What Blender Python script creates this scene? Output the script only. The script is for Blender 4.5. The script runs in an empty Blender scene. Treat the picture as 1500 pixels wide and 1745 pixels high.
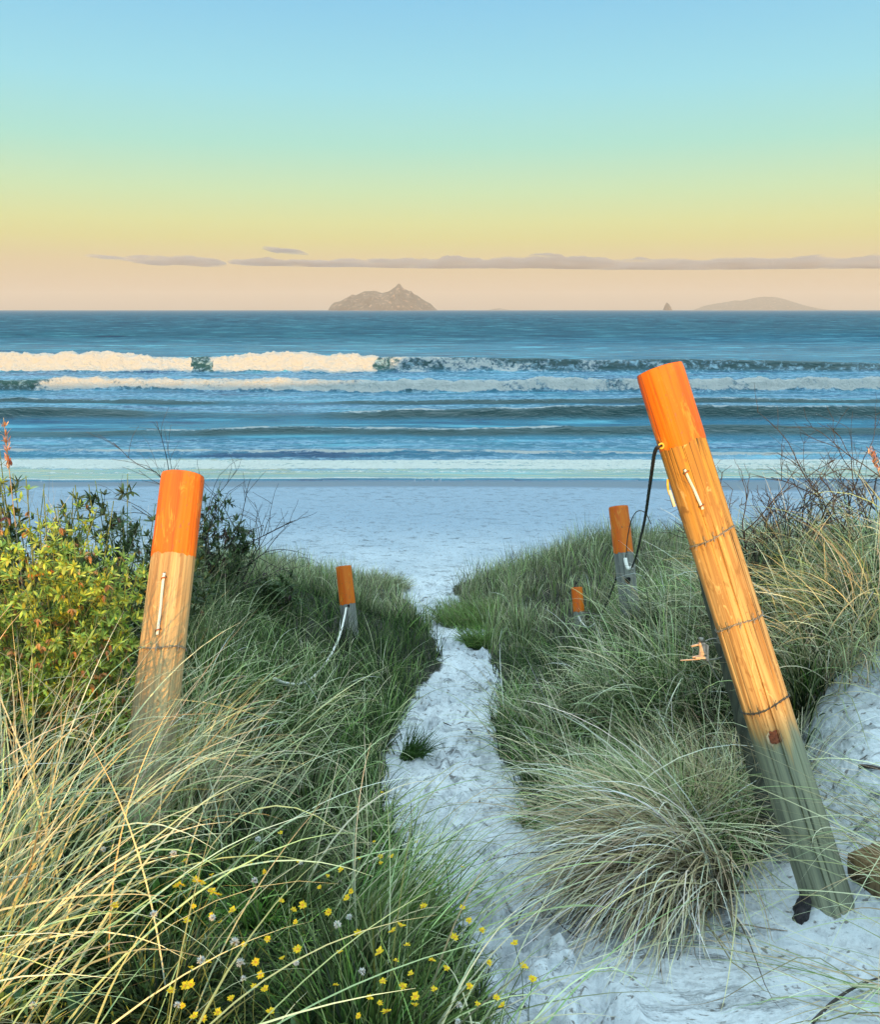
import bpy, math, random
import numpy as np
from mathutils import Vector, Matrix

random.seed(7)
RNG = np.random.default_rng(11)
C = bpy.context.scene.collection
SC = bpy.context.scene

# ------------------------------------------------------------------ camera
CAM = np.array([0.0, 0.0, 5.8]); PITCH = math.radians(12.93); F = 1500.0
CP, SP = math.cos(PITCH), math.sin(PITCH)
cam = bpy.data.cameras.new('camera'); camo = bpy.data.objects.new('camera', cam); C.objects.link(camo)
camo.location = CAM; camo.rotation_euler = (math.pi/2 - PITCH, 0, 0)
cam.sensor_fit = 'HORIZONTAL'; cam.sensor_width = 36; cam.lens = 36.0
cam.clip_start = 0.05; cam.clip_end = 90000
SC.camera = camo

# ------------------------------------------------------------------ colour helpers
def lin(r, g, b):
    f = lambda c: (c/255/12.92 if c/255 <= 0.04045 else ((c/255+0.055)/1.055)**2.4)
    return (f(r), f(g), f(b), 1.0)

# ------------------------------------------------------------------ sky (world)
world = bpy.data.worlds.new('World'); SC.world = world; world.use_nodes = True
wn = world.node_tree; wn.nodes.clear()
w_out = wn.nodes.new('ShaderNodeOutputWorld'); w_bg = wn.nodes.new('ShaderNodeBackground')
w_tc = wn.nodes.new('ShaderNodeTexCoord'); w_sep = wn.nodes.new('ShaderNodeSeparateXYZ')
w_ramp = wn.nodes.new('ShaderNodeValToRGB')
wn.links.new(w_tc.outputs['Generated'], w_sep.inputs[0]); wn.links.new(w_sep.outputs['Z'], w_ramp.inputs[0])
wn.links.new(w_ramp.outputs[0], w_bg.inputs[0]); wn.links.new(w_bg.outputs[0], w_out.inputs[0])
SKY = [(0.0, (206,180,158)), (1.2, (216,190,158)), (2.8, (219,198,152)), (4.2, (220,215,144)), (5.2, (218,224,156)), (7.0, (200,230,182)),
       (9.6, (168,228,212)), (12.8, (152,222,236)), (17.3, (132,204,238)), (32, (176,212,226)), (90, (200,222,230))]
cr = w_ramp.color_ramp; cr.interpolation = 'LINEAR'
while len(cr.elements) < len(SKY): cr.elements.new(0.5)
for i, (el, c) in enumerate(SKY):
    cr.elements[i].position = math.sin(math.radians(el)); cr.elements[i].color = lin(*c)
w_st = wn.nodes.new('ShaderNodeMapRange'); wn.links.new(w_sep.outputs['Z'], w_st.inputs[0])     # the high sky is the brighter part
for k_, v_ in (('From Min', 0.31), ('From Max', 0.75), ('To Min', 0.69), ('To Max', 2.0)): w_st.inputs[k_].default_value = v_
wn.links.new(w_st.outputs[0], w_bg.inputs['Strength'])

# ------------------------------------------------------------------ sun: low behind the camera
SUN_T = 0.035
sun = bpy.data.lights.new('sun', 'SUN'); suno = bpy.data.objects.new('sun', sun); C.objects.link(suno)
suno.location = (0, -40, 30)
suno.rotation_euler = Vector((0, 1, -SUN_T)).to_track_quat('-Z', 'Y').to_euler()
sun.energy = 5.0; sun.angle = math.radians(0.4); sun.color = (1.0, 0.52, 0.11)

SC.view_settings.view_transform = 'Standard'; SC.view_settings.look = 'None'
SC.view_settings.exposure = 0.55; SC.view_settings.gamma = 1.0; SC.view_settings.use_curve_mapping = False
SC.cycles.max_bounces = 6; SC.cycles.diffuse_bounces = 1; SC.cycles.glossy_bounces = 2
SC.cycles.transmission_bounces = 3; SC.cycles.transparent_max_bounces = 6; SC.cycles.volume_bounces = 0
SC.cycles.use_denoising = True
SC.cycles.use_adaptive_sampling = True; SC.cycles.adaptive_threshold = 0.01

# ------------------------------------------------------------------ maths helpers
def hsh(ix, iy, s):
    h = (ix.astype(np.int64)*374761393 + iy.astype(np.int64)*668265263 + s*1274126177) & 0xffffffff
    h = ((h ^ (h >> 13))*1274126177) & 0xffffffff
    h = ((h ^ (h >> 16))*2246822519) & 0xffffffff
    return ((h ^ (h >> 15)) & 0xffffff)/float(0xffffff)
def vn(x, y, s=0):
    x = np.asarray(x, float); y = np.asarray(y, float)
    x, y = np.broadcast_arrays(x, y)
    ix, iy = np.floor(x), np.floor(y); fx, fy = x-ix, y-iy
    fx = fx*fx*fx*(fx*(fx*6-15)+10); fy = fy*fy*fy*(fy*(fy*6-15)+10)
    a, b, c, d = hsh(ix, iy, s), hsh(ix+1, iy, s), hsh(ix, iy+1, s), hsh(ix+1, iy+1, s)
    return (a*(1-fx)+b*fx)*(1-fy) + (c*(1-fx)+d*fx)*fy
def fbm(x, y, s=0, o=4, g=0.5):
    r, a, t = 0, 1.0, 0
    for k in range(o):
        r = r + a*vn(np.asarray(x)*2**k+17.3*k, np.asarray(y)*2**k-9.1*k, s+k); t += a; a *= g
    return r/t
def sstep(a, b, x):
    t = np.clip((np.asarray(x, float)-a)/(b-a), 0, 1); return t*t*(3-2*t)

def unproject(px, py, depth):
    r = (px-750)/F; d = (py-872.5)/F
    return CAM + depth*np.array([r, CP - d*SP, -SP - d*CP])
def unproject_y(px, py, y):
    d = (py-872.5)/F; return unproject(px, py, y/(CP - d*SP))
def project(P):
    P = np.asarray(P, float) - CAM
    dep = P[..., 1]*CP - P[..., 2]*SP; up = P[..., 1]*SP + P[..., 2]*CP
    dep = np.where(dep < 1e-3, 1e-3, dep)
    return 750 + F*P[..., 0]/dep, 872.5 - F*up/dep, dep

# ------------------------------------------------------------------ terrain
PY = np.array([-60, -26, -6, 0, 1.8, 3, 4.3, 7, 11, 14, 17, 22, 27, 30, 33, 40, 80])
PZ = np.array([3.4, 3.5, 3.65, 3.88, 3.97, 3.54, 3.1, 2.5, 1.82, 1.36, 0.98, 0.52, 0.14, 0.0, -0.15, -0.7, -3])
def prof(y): return np.interp(y, PY, PZ)
def edge(tab):
    ys, xs = [], []
    for py, px in tab:
        d = (py-872.5)/F; k = (-SP-d*CP)/(CP-d*SP)
        t = np.linspace(0.8, 30, 3000); dz = 5.8 + k*t - prof(t)
        i = int(np.argmax(dz < 0)); y = t[i]
        ys.append(y); xs.append((px-750)/F*(y/(CP-d*SP)))
    o = np.argsort(ys); return np.array(ys)[o], np.array(xs)[o]
EL = edge([(1745,860),(1650,830),(1560,785),(1470,715),(1400,668),(1330,660),(1250,690),(1180,722),(1140,758),(1100,760),(1060,728),(1020,698),(1000,680),(965,500)])
ER = edge([(1745,1075),(1640,1030),(1590,990),(1500,985),(1420,940),(1360,870),(1290,845),(1200,828),(1130,836),(1095,815),(1072,815),(1050,785),(1030,775),(1000,765),(965,860),(950,1000)])
def xl(y): return np.interp(y, *EL)
def xr(y): return np.interp(y, *ER)
def hL(y): return np.interp(y, [0, 1.5, 2.5, 3.3, 4.2, 6, 9, 12, 15, 17.5, 20], [0.08, 0.18, 0.36, 0.62, 0.92, 0.85, 0.62, 0.55, 0.35, 0.05, 0])
def hR(y): return np.interp(y, [0, 1.5, 2.6, 3.3, 4.2, 6, 9, 12, 15, 17.5, 20], [0.0, 0.05, 0.10, 0.40, 0.85, 1.02, 0.62, 0.95, 0.55, 0.15, 0])
PB = (1.34, 2.82)     # foot of the big leaning post
def ridge(x): return np.interp(x, [-90, -40, -20, -8, -2.6, -1.1, -0.35, 1.3, 3, 10, 60, 90], [0.4, 0.8, 1.6, 2.8, 3.78, 3.98, 4.50, 4.62, 5.3, 6.2, 7.5, 7.5])
def ground(x, y):
    x = np.asarray(x, float); y = np.asarray(y, float)
    z = prof(y)
    wob = (fbm(x*1.3, y*1.3, 5, 3)-0.5)
    dl = xl(y) - x; dr = x - xr(y)
    veg_y = (y < 24)
    wr = np.interp(y, [0, 3, 5, 20], [2.2, 1.9, 1.6, 3.5]); wl = np.interp(y, [0, 5, 20], [1.3, 1.6, 3.5])
    z = z + np.where(veg_y, hL(y)*sstep(-0.05, 1, dl/wl) + hR(y)*sstep(-0.05, 1, dr/wr), 0)
    z = z + wob*0.12*sstep(0, 1, np.maximum(dl, dr))*sstep(22, 14, y)
    # unseen ridge added behind the camera, its profile shaped to set the shadow line
    rb = np.exp(-((y+18)/3.5)**2)
    top = ridge(x) + 18*SUN_T - 0.22 + 0.12*(fbm(x*0.8, x*0+3, 8, 4)-0.5)
    z = np.where(y < -6, z + (top - z)*rb, z)
    z = z + 0.5*sstep(40, 90, np.abs(x))*sstep(26, 10, y)
    z = z - 2.3*sstep(-3.2, -6.2, x)*sstep(-15, -12, y)*sstep(19, 9, y)      # ground lowered on the left to let the low sun reach the waves
    z = z + 0.42*sstep(1.40, 1.78, x + 0.25*(fbm(x*2.5, y*2.5, 93, 3)-0.5))*sstep(2.3, 3.3, y)*sstep(6, 4.6, y)
    z = z - 0.22*np.exp(-((x-1.55)/0.8)**2-((y-9.0)/1.2)**2)
    z = z + 0.26*(fbm(x*3.2, y*3.2, 91, 4, 0.6)-0.5)*sstep(0.75, 1.3, x)*sstep(5, 4, y)*sstep(1, 2, y)*(1-np.exp(-((x-PB[0])/0.22)**2-((y-PB[1])/0.25)**2))
    z = z + 0.05*np.exp(-((x-PB[0])/0.16)**2-((y-PB[1])/0.16)**2)
    # small relief: footprints on the path and the beach
    rel = 0.045*(fbm(x*5, y*6, 21, 3)-0.5) + 0.030*(fbm(x*15, y*17, 31, 2)-0.5)
    rel = rel * np.interp(y, [6, 12, 24, 27.5], [1, 1.3, 0.8, 0.0])
    rel = rel + 0.05*(fbm(x*1.6, y*2.6, 41, 3)-0.5)*np.interp(y, [2, 10, 24, 27], [0.5, 1, 0.8, 0.0])
    return z + rel

def bigfoot(x, y, z, P, R, A):
    for (px_, py_), r, a in zip(P, R, A):
        d2 = ((x-px_)/r[0])**2 + ((y-py_)/r[1])**2
        z = z - a*np.exp(-d2**1.5) + a*0.45*np.exp(-((np.sqrt(d2)-1.35)/0.28)**2)
    return z
fp = []
for k in range(330):
    y = 1.7 + 14*random.random()**1.4; xa, xb = float(xl(y)), float(xr(y)); fp.append((xa + (xb-xa)*random.uniform(0.05, 0.95), y))
FPR = [(random.uniform(.045, .07), random.uniform(.09, .15)) for _ in fp]; FPA = [random.uniform(.018, .045) for _ in fp]
def ground_fine(x, y):
    z = ground(x, y)
    for (px_, py_), r, a in zip(fp, FPR, FPA):
        m = (np.abs(x-px_) < 0.25) & (np.abs(y-py_) < 0.5)
        if m.any():
            xx, yy = x[m], y[m]
            d2 = ((xx-px_)/r[0])**2 + ((yy-py_)/r[1])**2
            z[m] += -a*np.exp(-d2**1.5) + a*0.6*np.exp(-((np.sqrt(d2)-1.35)/0.28)**2)
    return z

# ------------------------------------------------------------------ mesh helpers
def link(name, me, parent=None, **props):
    o = bpy.data.objects.new(name, me); C.objects.link(o)
    if parent is not None: o.parent = parent
    for k, v in props.items(): o[k] = v
    return o
def tagp(label, cat, group=None):
    d = {'label': label, 'category': cat}
    if group: d['group'] = group
    return d
def make_mesh(name, V, Fc, mat=None, smooth=True, attrs=None, nsides=None):
    """V (n,3); Fc (m,k) with constant k"""
    V = np.ascontiguousarray(V, np.float32); Fc = np.ascontiguousarray(Fc, np.int32)
    me = bpy.data.meshes.new(name)
    k = Fc.shape[1]; m = len(Fc)
    me.vertices.add(len(V)); me.vertices.foreach_set('co', V.ravel())
    me.loops.add(m*k); me.loops.foreach_set('vertex_index', Fc.ravel())
    me.polygons.add(m); me.polygons.foreach_set('loop_start', np.arange(0, m*k, k, dtype=np.int32))
    me.polygons.foreach_set('use_smooth', np.full(m, smooth, bool))
    me.update(calc_edges=True)
    if attrs:
        for an, av in attrs.items():
            if av.ndim == 1:
                a = me.attributes.new(an, 'FLOAT', 'POINT'); a.data.foreach_set('value', av.astype(np.float32))
            else:
                a = me.attributes.new(an, 'FLOAT_COLOR', 'POINT')
                a.data.foreach_set('color', np.c_[av, np.ones(len(av))].astype(np.float32).ravel())
    if mat: me.materials.append(mat)
    return me
def grid_faces(nr, nc, wrap=False):
    i = np.arange(nr-1)[:, None]; j = np.arange(nc if wrap else nc-1)[None, :]
    a = i*nc + j; b = i*nc + (j+1) % nc
    return np.stack([a, b, b+nc, a+nc], -1).reshape(-1, 4)
class MB:
    """collects quads/tris (tris stored as degenerate-free separate list)"""
    def __init__(s): s.v = []; s.f = []; s.n = 0
    def add(s, V, Fs):
        s.v += [tuple(map(float, p)) for p in V]; s.f += [tuple(int(i)+s.n for i in f) for f in Fs]; s.n = len(s.v)
    def build(s, name, mat, parent=None, smooth=True, **props):
        me = bpy.data.meshes.new(name); me.from_pydata(s.v, [], s.f); me.materials.append(mat)
        if smooth: me.polygons.foreach_set('use_smooth', np.full(len(s.f), True))
        me.update(); return link(name, me, parent, **props)
def catmull(P, n=8):
    P = [np.asarray(p, float) for p in P]
    if len(P) < 3: return [P[0]+(P[-1]-P[0])*t for t in np.linspace(0, 1, n+1)]
    Q = [2*P[0]-P[1]] + P + [2*P[-1]-P[-2]]; out = []
    for i in range(1, len(Q)-2):
        for t in np.linspace(0, 1, n, endpoint=False):
            out.append(0.5*((2*Q[i]) + (-Q[i-1]+Q[i+1])*t + (2*Q[i-1]-5*Q[i]+4*Q[i+1]-Q[i+2])*t*t + (-Q[i-1]+3*Q[i]-3*Q[i+1]+Q[i+2])*t**3))
    out.append(P[-1]); return out
def tube(mb, P, r, sides=6, taper=None, caps=True, twist=0.0, lumps=0.0):
    P = [np.asarray(p, float) for p in P]; n = len(P); V = []; up = np.array([0.13, 0.27, 0.95])
    for i, p in enumerate(P):
        t = P[min(i+1, n-1)] - P[max(i-1, 0)]; t = t/(np.linalg.norm(t)+1e-9)
        a = np.cross(t, up); a /= (np.linalg.norm(a)+1e-9); b = np.cross(t, a)
        rr = r if taper is None else r*(1+(taper-1)*i/(n-1))
        for k in range(sides):
            th = 2*math.pi*k/sides + twist*i
            q = rr*(1+lumps*math.cos(3*(th-twist*i*1.0)+i*1.1))
            V.append(p + q*(math.cos(th)*a + math.sin(th)*b))
    Fs = [(i*sides+k, i*sides+(k+1) % sides, (i+1)*sides+(k+1) % sides, (i+1)*sides+k) for i in range(n-1) for k in range(sides)]
    if caps: Fs += [tuple(range(sides))[::-1], tuple((n-1)*sides+k for k in range(sides))]
    mb.add(V, Fs)
def box(mb, c, ax, h):
    c = np.asarray(c, float); ax = [np.asarray(a, float) for a in ax]; V = []
    for sx in (-1, 1):
        for sy in (-1, 1):
            for sz in (-1, 1): V.append(c + sx*h[0]*ax[0] + sy*h[1]*ax[1] + sz*h[2]*ax[2])
    mb.add(V, [(0,1,3,2),(4,6,7,5),(0,4,5,1),(2,3,7,6),(0,2,6,4),(1,5,7,3)])

# ------------------------------------------------------------------ material helpers
class NT:
    def __init__(s, name):
        s.m = bpy.data.materials.new(name); s.m.use_nodes = True; s.t = s.m.node_tree; s.t.nodes.clear()
        s.out = s.t.nodes.new('ShaderNodeOutputMaterial')
    def n(s, typ, **kw):
        nd = s.t.nodes.new(typ)
        for k, v in kw.items():
            if k.startswith('_'): setattr(nd, k[1:], v)
        for k, v in kw.items():
            if k.startswith('_'): continue
            key = int(k[1:]) if k[0] == 'i' and k[1:].isdigit() else k.replace('__', ' ')
            if isinstance(v, bpy.types.NodeSocket): s.t.links.new(v, nd.inputs[key])
            else: nd.inputs[key].default_value = v
        return nd
    def noise(s, vec, scale=5, detail=3, rough=0.5, dist=0.0):
        return s.n('ShaderNodeTexNoise', Vector=vec, Scale=scale, Detail=detail, Roughness=rough, Distortion=dist).outputs['Fac']
    def mapping(s, vec, sc=(1,1,1), loc=(0,0,0), rot=(0,0,0)):
        return s.n('ShaderNodeMapping', Vector=vec, Scale=sc, Location=loc, Rotation=rot).outputs[0]
    def rng(s, v, a, b, c=0.0, d=1.0, smooth=True):
        nd = s.n('ShaderNodeMapRange', _interpolation_type='SMOOTHSTEP' if smooth else 'LINEAR', Value=v)
        for nm, q in (('From Min', a), ('From Max', b), ('To Min', c), ('To Max', d)):
            if isinstance(q, bpy.types.NodeSocket): s.t.links.new(q, nd.inputs[nm])
            else: nd.inputs[nm].default_value = q
        return nd.outputs[0]
    def mix(s, f, a, b, mode='MIX'):
        nd = s.n('ShaderNodeMix', _data_type='RGBA', _blend_type=mode)
        for key, v in ((0, f), (6, a), (7, b)):
            if isinstance(v, bpy.types.NodeSocket): s.t.links.new(v, nd.inputs[key])
            else: nd.inputs[key].default_value = v if key == 0 or len(v) == 4 else (*v, 1)
        return nd.outputs[2]
    def math(s, op, a, b=0.0, clamp=False):
        nd = s.n('ShaderNodeMath', _operation=op, _use_clamp=clamp)
        for k, v in ((0, a), (1, b)):
            if isinstance(v, bpy.types.NodeSocket): s.t.links.new(v, nd.inputs[k])
            else: nd.inputs[k].default_value = v
        return nd.outputs[0]
    def attr(s, name, out='Fac'): return s.n('ShaderNodeAttribute', _attribute_name=name).outputs[out]
    def obj(s): return s.n('ShaderNodeTexCoord').outputs['Object']
    def bump(s, h, strength=0.5, dist=0.01, normal=None):
        kw = dict(Height=h, Strength=strength, Distance=dist)
        nd = s.n('ShaderNodeBump', **kw)
        if normal is not None: s.t.links.new(normal, nd.inputs['Normal'])
        return nd.outputs[0]
    def bsdf(s, col, rough=0.6, normal=None, spec=0.5, **kw):
        nd = s.n('ShaderNodeBsdfPrincipled')
        for key, v in (('Base Color', col), ('Roughness', rough), ('Specular IOR Level', spec)):
            if isinstance(v, bpy.types.NodeSocket): s.t.links.new(v, nd.inputs[key])
            else: nd.inputs[key].default_value = v if not isinstance(v, tuple) or len(v) == 4 else (*v, 1)
        if normal is not None: s.t.links.new(normal, nd.inputs['Normal'])
        for k, v in kw.items(): nd.inputs[k.replace('__', ' ')].default_value = v
        return nd.outputs[0]
    def done(s, surf): s.t.links.new(surf, s.out.inputs['Surface']); return s.m

def simple(name, col, rough=0.6, var=0.15, scale=30, bump=0.0, metallic=0.0):
    t = NT(name); o = t.obj(); nz = t.noise(o, scale, 4)
    dark = tuple(c*(1-var) for c in col[:3]); lite = tuple(min(1, c*(1+var)) for c in col[:3])
    c = t.mix(t.rng(nz, 0.3, 0.7), dark, lite)
    nrm = t.bump(nz, bump, 0.004) if bump else None
    return t.done(t.bsdf(c, rough, nrm, Metallic=metallic))

# sand
def mat_sand():
    t = NT('sand'); o = t.obj(); veg = t.attr('veg'); wet = t.attr('wet')
    big = t.noise(o, 0.9, 4); fine = t.noise(o, 24, 5, 0.62); grit = t.noise(o, 260, 2)
    c = t.mix(t.rng(big, 0.3, 0.7), (0.45, 0.49, 0.53), (0.62, 0.65, 0.68))
    damp = t.rng(t.n('ShaderNodeSeparateXYZ', Vector=o).outputs[1], 12.0, 23.0)
    c = t.mix(damp, c, (0.25, 0.33, 0.42))
    c = t.mix(t.rng(fine, 0.50, 0.66, 0.0, 0.55), c, (0.32, 0.34, 0.37))
    c = t.mix(t.rng(grit, 0.62, 0.75, 0.0, 0.6), c, (0.22, 0.20, 0.19))
    # seaweed and leaf flecks along the beach and the path
    fl = t.noise(t.mapping(o, (3.2, 9.0, 3.0)), 1.0, 5, 0.7); patch = t.noise(t.mapping(o, (0.25, 0.6, 1)), 1.0, 3)
    flm = t.math('MULTIPLY', t.rng(fl, 0.57, 0.63), t.rng(patch, 0.40, 0.60, 0.2, 1.0))
    c = t.mix(t.math('MULTIPLY', flm, 0.6), c, (0.09, 0.085, 0.08))
    fl2 = t.noise(t.mapping(o, (22, 30, 20)), 1.0, 3, 0.6)
    c = t.mix(t.rng(fl2, 0.60, 0.67, 0.0, 0.8), c, (0.12, 0.10, 0.08))
    lit = t.mix(t.rng(fine, 0.35, 0.65), (0.012, 0.014, 0.008), (0.05, 0.045, 0.03))  # leaf litter, near black to hold the shade under the grass too
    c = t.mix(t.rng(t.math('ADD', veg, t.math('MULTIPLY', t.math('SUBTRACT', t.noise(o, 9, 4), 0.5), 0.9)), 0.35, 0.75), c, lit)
    c = t.mix(wet, c, t.mix(1.0, c, (0.34, 0.40, 0.50), 'MULTIPLY'))
    hgt = t.math('ADD', t.math('MULTIPLY', fine, 0.6), t.math('MULTIPLY', t.noise(o, 6, 3), 2.0))
    hgt = t.math('ADD', hgt, t.math('MULTIPLY', t.rng(fl, 0.55, 0.68), -0.8))
    nrm = t.n('ShaderNodeBump', Height=hgt, Strength=t.rng(wet, 0, 1, 0.8, 0.0), Distance=0.035).outputs[0]
    rough = t.rng(wet, 0.0, 1.0, 0.9, 0.34)
    return t.done(t.bsdf(c, rough, nrm, 0.4))
def mat_sea():
    t = NT('sea_water'); o = t.obj(); foam = t.attr('foam'); lace = t.attr('lace'); calm = t.attr('calm'); far = t.attr('far')
    n1 = t.noise(t.mapping(o, (0.55, 1.6, 1)), 1.0, 5, 0.6); n2 = t.noise(t.mapping(o, (2.2, 5.5, 1)), 1.0, 4, 0.6)
    n3 = t.noise(t.mapping(o, (0.05, 0.16, 1)), 1.0, 6, 0.65)
    h = t.math('ADD', t.math('MULTIPLY', n1, 0.5), t.math('MULTIPLY', n2, 0.16))
    h = t.math('ADD', h, t.math('MULTIPLY', t.math('MULTIPLY', n3, far), 6.0))
    nrm = t.n('ShaderNodeBump', Height=h, Strength=t.rng(calm, 0, 1, 1.0, 0.06), Distance=t.rng(far, 0, 1, 0.6, 1.6)).outputs[0]
    st = t.noise(t.mapping(o, (0.10, 0.55, 1)), 1.0, 5, 0.7)
    depthc = t.mix(t.rng(n3, 0.35, 0.65), (0.012, 0.105, 0.18), (0.026, 0.165, 0.25))
    depthc = t.mix(t.rng(st, 0.53, 0.66), depthc, (0.09, 0.33, 0.44))
    depthc = t.mix(t.rng(st, 0.45, 0.36), depthc, (0.006, 0.05, 0.12))
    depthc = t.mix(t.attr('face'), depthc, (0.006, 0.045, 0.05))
    df = t.n('ShaderNodeBsdfDiffuse', Color=depthc, Normal=nrm).outputs[0]
    gl = t.n('ShaderNodeBsdfGlossy', Color=(1, 1, 1, 1), Roughness=t.rng(calm, 0, 1, 0.20, 0.06), Normal=nrm).outputs[0]
    fr = t.n('ShaderNodeFresnel', IOR=1.33, Normal=nrm).outputs[0]
    lim = t.math('MAXIMUM', t.rng(far, 0, 1, 0.30, 0.10), t.rng(calm, 0, 1, 0.0, 0.85))      # wave slopes hide the grazing glare of a rough sea
    fr = t.math('MINIMUM', t.math('MULTIPLY', fr, t.rng(calm, 0, 1, 0.8, 1.8)), lim)
    wat = t.n('ShaderNodeMixShader', i0=fr, i1=df, i2=gl).outputs[0]
    # drifting foam lace between the breakers
    w1 = t.noise(t.mapping(o, (1.8, 2.6, 1)), 1.0, 6, 0.68, 0.6); w2 = t.noise(t.mapping(o, (0.18, 0.7, 1)), 1.0, 4, 0.6)
    lm = t.math('SUBTRACT', t.math('ADD', t.math('MULTIPLY', w1, 0.75), t.math('MULTIPLY', w2, 0.45)), 0.60)
    thr = t.math('MULTIPLY', t.math('SUBTRACT', 1.0, lace), 0.14)
    m1 = t.rng(t.math('SUBTRACT', lm, thr), -0.10, 0.10, 0.0, 0.85)
    m1 = t.math('MULTIPLY', m1, t.rng(lace, 0.0, 0.15))
    f1 = t.noise(o, 3.0, 5, 0.7)
    m2 = t.rng(t.math('ADD', foam, t.math('MULTIPLY', t.math('SUBTRACT', f1, 0.5), 0.9)), 0.38, 0.62)
    m = t.math('MAXIMUM', m1, m2)
    fcol = t.mix(m2, t.mix(t.rng(w1, 0.42, 0.62), (0.20, 0.36, 0.60), (0.42, 0.64, 0.78)), (0.58, 0.59, 0.58))
    fcol = t.mix(t.math('MULTIPLY', m2, t.rng(calm, 0.4, 0.9)), fcol, (0.86, 0.86, 0.80))  # calm sheet: bright sky reflection put into the foam colour
    fb = t.n('ShaderNodeBump', Height=t.noise(o, 2.6, 6, 0.7), Strength=1.0, Distance=0.6).outputs[0]
    fo = t.bsdf(fcol, 0.8, fb, 0.2)
    ms = t.n('ShaderNodeMixShader', i0=m, i1=wat, i2=fo)
    return t.done(ms.outputs[0])
def mat_blade(name, transl=0.25, rough=0.55, spec=0.3):
    t = NT(name); c = t.attr('col', 'Color')
    b = t.bsdf(c, rough, None, spec)
    tr = t.n('ShaderNodeBsdfTranslucent', Color=c).outputs[0]
    return t.done(t.n('ShaderNodeMixShader', i0=transl, i1=b, i2=tr).outputs[0])
def mat_wood(name, base, pale, dark, green=0.0, zg=(0, 1), stain=None):
    t = NT(name); o = t.obj()
    g1 = t.noise(t.mapping(o, (55, 55, 1.6)), 1.0, 4, 0.6, 0.4); g2 = t.noise(t.mapping(o, (16, 16, 1.1)), 1.0, 4, 0.6, 1.2)
    g3 = t.noise(t.mapping(o, (150, 150, 3)), 1.0, 2); kn = t.noise(t.mapping(o, (9, 9, 4.5)), 1.0, 3, 0.5, 2.5)
    c = t.mix(t.rng(g2, 0.3, 0.7), base, pale)
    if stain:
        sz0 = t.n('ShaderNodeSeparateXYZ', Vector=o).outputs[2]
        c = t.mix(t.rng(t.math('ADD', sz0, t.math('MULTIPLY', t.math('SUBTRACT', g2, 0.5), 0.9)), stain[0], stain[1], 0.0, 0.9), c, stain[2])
    c = t.mix(t.rng(g1, 0.40, 0.66, 0.0, 0.7), c, dark)
    c = t.mix(t.rng(g3, 0.62, 0.72, 0.0, 0.5), c, dark)
    c = t.mix(t.rng(kn, 0.66, 0.74, 0.0, 0.7), c, dark)
    fk = t.noise(t.mapping(o, (26, 26, 9), (1, 5, 2), (0.5, 0.3, 0)), 1.0, 4, 0.65, 1.5)
    c = t.mix(t.rng(fk, 0.58, 0.66, 0, 0.55), c, dark); c = t.mix(t.rng(fk, 0.38, 0.30, 0, 0.5), c, tuple(min(1, v*1.35) for v in pale))
    cr_ = t.noise(t.mapping(o, (38, 38, 0.55), (3, 1, 7)), 1.0, 3, 0.5)
    crk = t.math('SUBTRACT', 1.0, t.math('MULTIPLY', t.math('ABSOLUTE', t.math('SUBTRACT', cr_, 0.5)), 46.0), True)
    crk = t.math('MULTIPLY', crk, t.rng(t.noise(t.mapping(o, (5, 5, 1.5)), 1.0, 2), 0.5, 0.6))
    c = t.mix(t.math('MULTIPLY', crk, 0.9), c, (0.02, 0.018, 0.015))
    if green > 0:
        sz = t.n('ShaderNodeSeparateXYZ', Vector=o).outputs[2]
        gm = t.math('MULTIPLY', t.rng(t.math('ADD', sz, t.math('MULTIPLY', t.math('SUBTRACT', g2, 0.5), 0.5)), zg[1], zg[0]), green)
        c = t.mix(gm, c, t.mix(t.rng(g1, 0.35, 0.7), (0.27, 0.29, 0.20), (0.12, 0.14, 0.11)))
    h = t.math('SUBTRACT', t.math('ADD', g1, t.math('MULTIPLY', g3, 0.4)), t.math('MULTIPLY', crk, 2.0))
    return t.done(t.bsdf(c, 0.75, t.bump(h, 0.6, 0.003), 0.25))
def mat_paint():
    t = NT('orange_paint'); o = t.obj()
    g1 = t.noise(t.mapping(o, (60, 60, 1.5)), 1.0, 3, 0.6, 0.3); g2 = t.noise(t.mapping(o, (14, 14, 0.8)), 1.0, 3, 0.6)
    c = t.mix(t.rng(g2, 0.3, 0.7), (0.64, 0.090, 0.003), (0.74, 0.175, 0.004))
    c = t.mix(t.rng(g1, 0.55, 0.75, 0, 0.5), c, (0.50, 0.06, 0.006))
    wr = t.noise(t.mapping(o, (22, 22, 5)), 1.0, 5, 0.7, 0.8)
    c = t.mix(t.rng(wr, 0.54, 0.64, 0, 0.55), c, (0.80, 0.32, 0.04))
    c = t.mix(t.rng(wr, 0.36, 0.28, 0, 0.6), c, (0.42, 0.045, 0.005))
    sp = t.noise(t.mapping(o, (90, 90, 30)), 1.0, 2)
    c = t.mix(t.rng(sp, 0.66, 0.71, 0, 0.8), c, (0.22, 0.11, 0.05))
    crk = t.math('SUBTRACT', 1.0, t.math('MULTIPLY', t.math('ABSOLUTE', t.math('SUBTRACT', t.noise(t.mapping(o, (30, 30, 0.5)), 1.0, 2), 0.5)), 70.0), True)
    c = t.mix(t.math('MULTIPLY', crk, 0.45), c, (0.30, 0.03, 0.004))
    return t.done(t.bsdf(c, 0.5, t.bump(t.math('SUBTRACT', g1, crk), 0.35, 0.002), 0.35))
M = {}
M['sand'] = mat_sand(); M['sea'] = mat_sea()
M['blade'] = mat_blade('grass_blade'); M['leaf'] = mat_blade('leaf', 0.3, 0.5)
M['petal'] = mat_blade('petal', 0.3, 0.6, 0.2)
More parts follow.
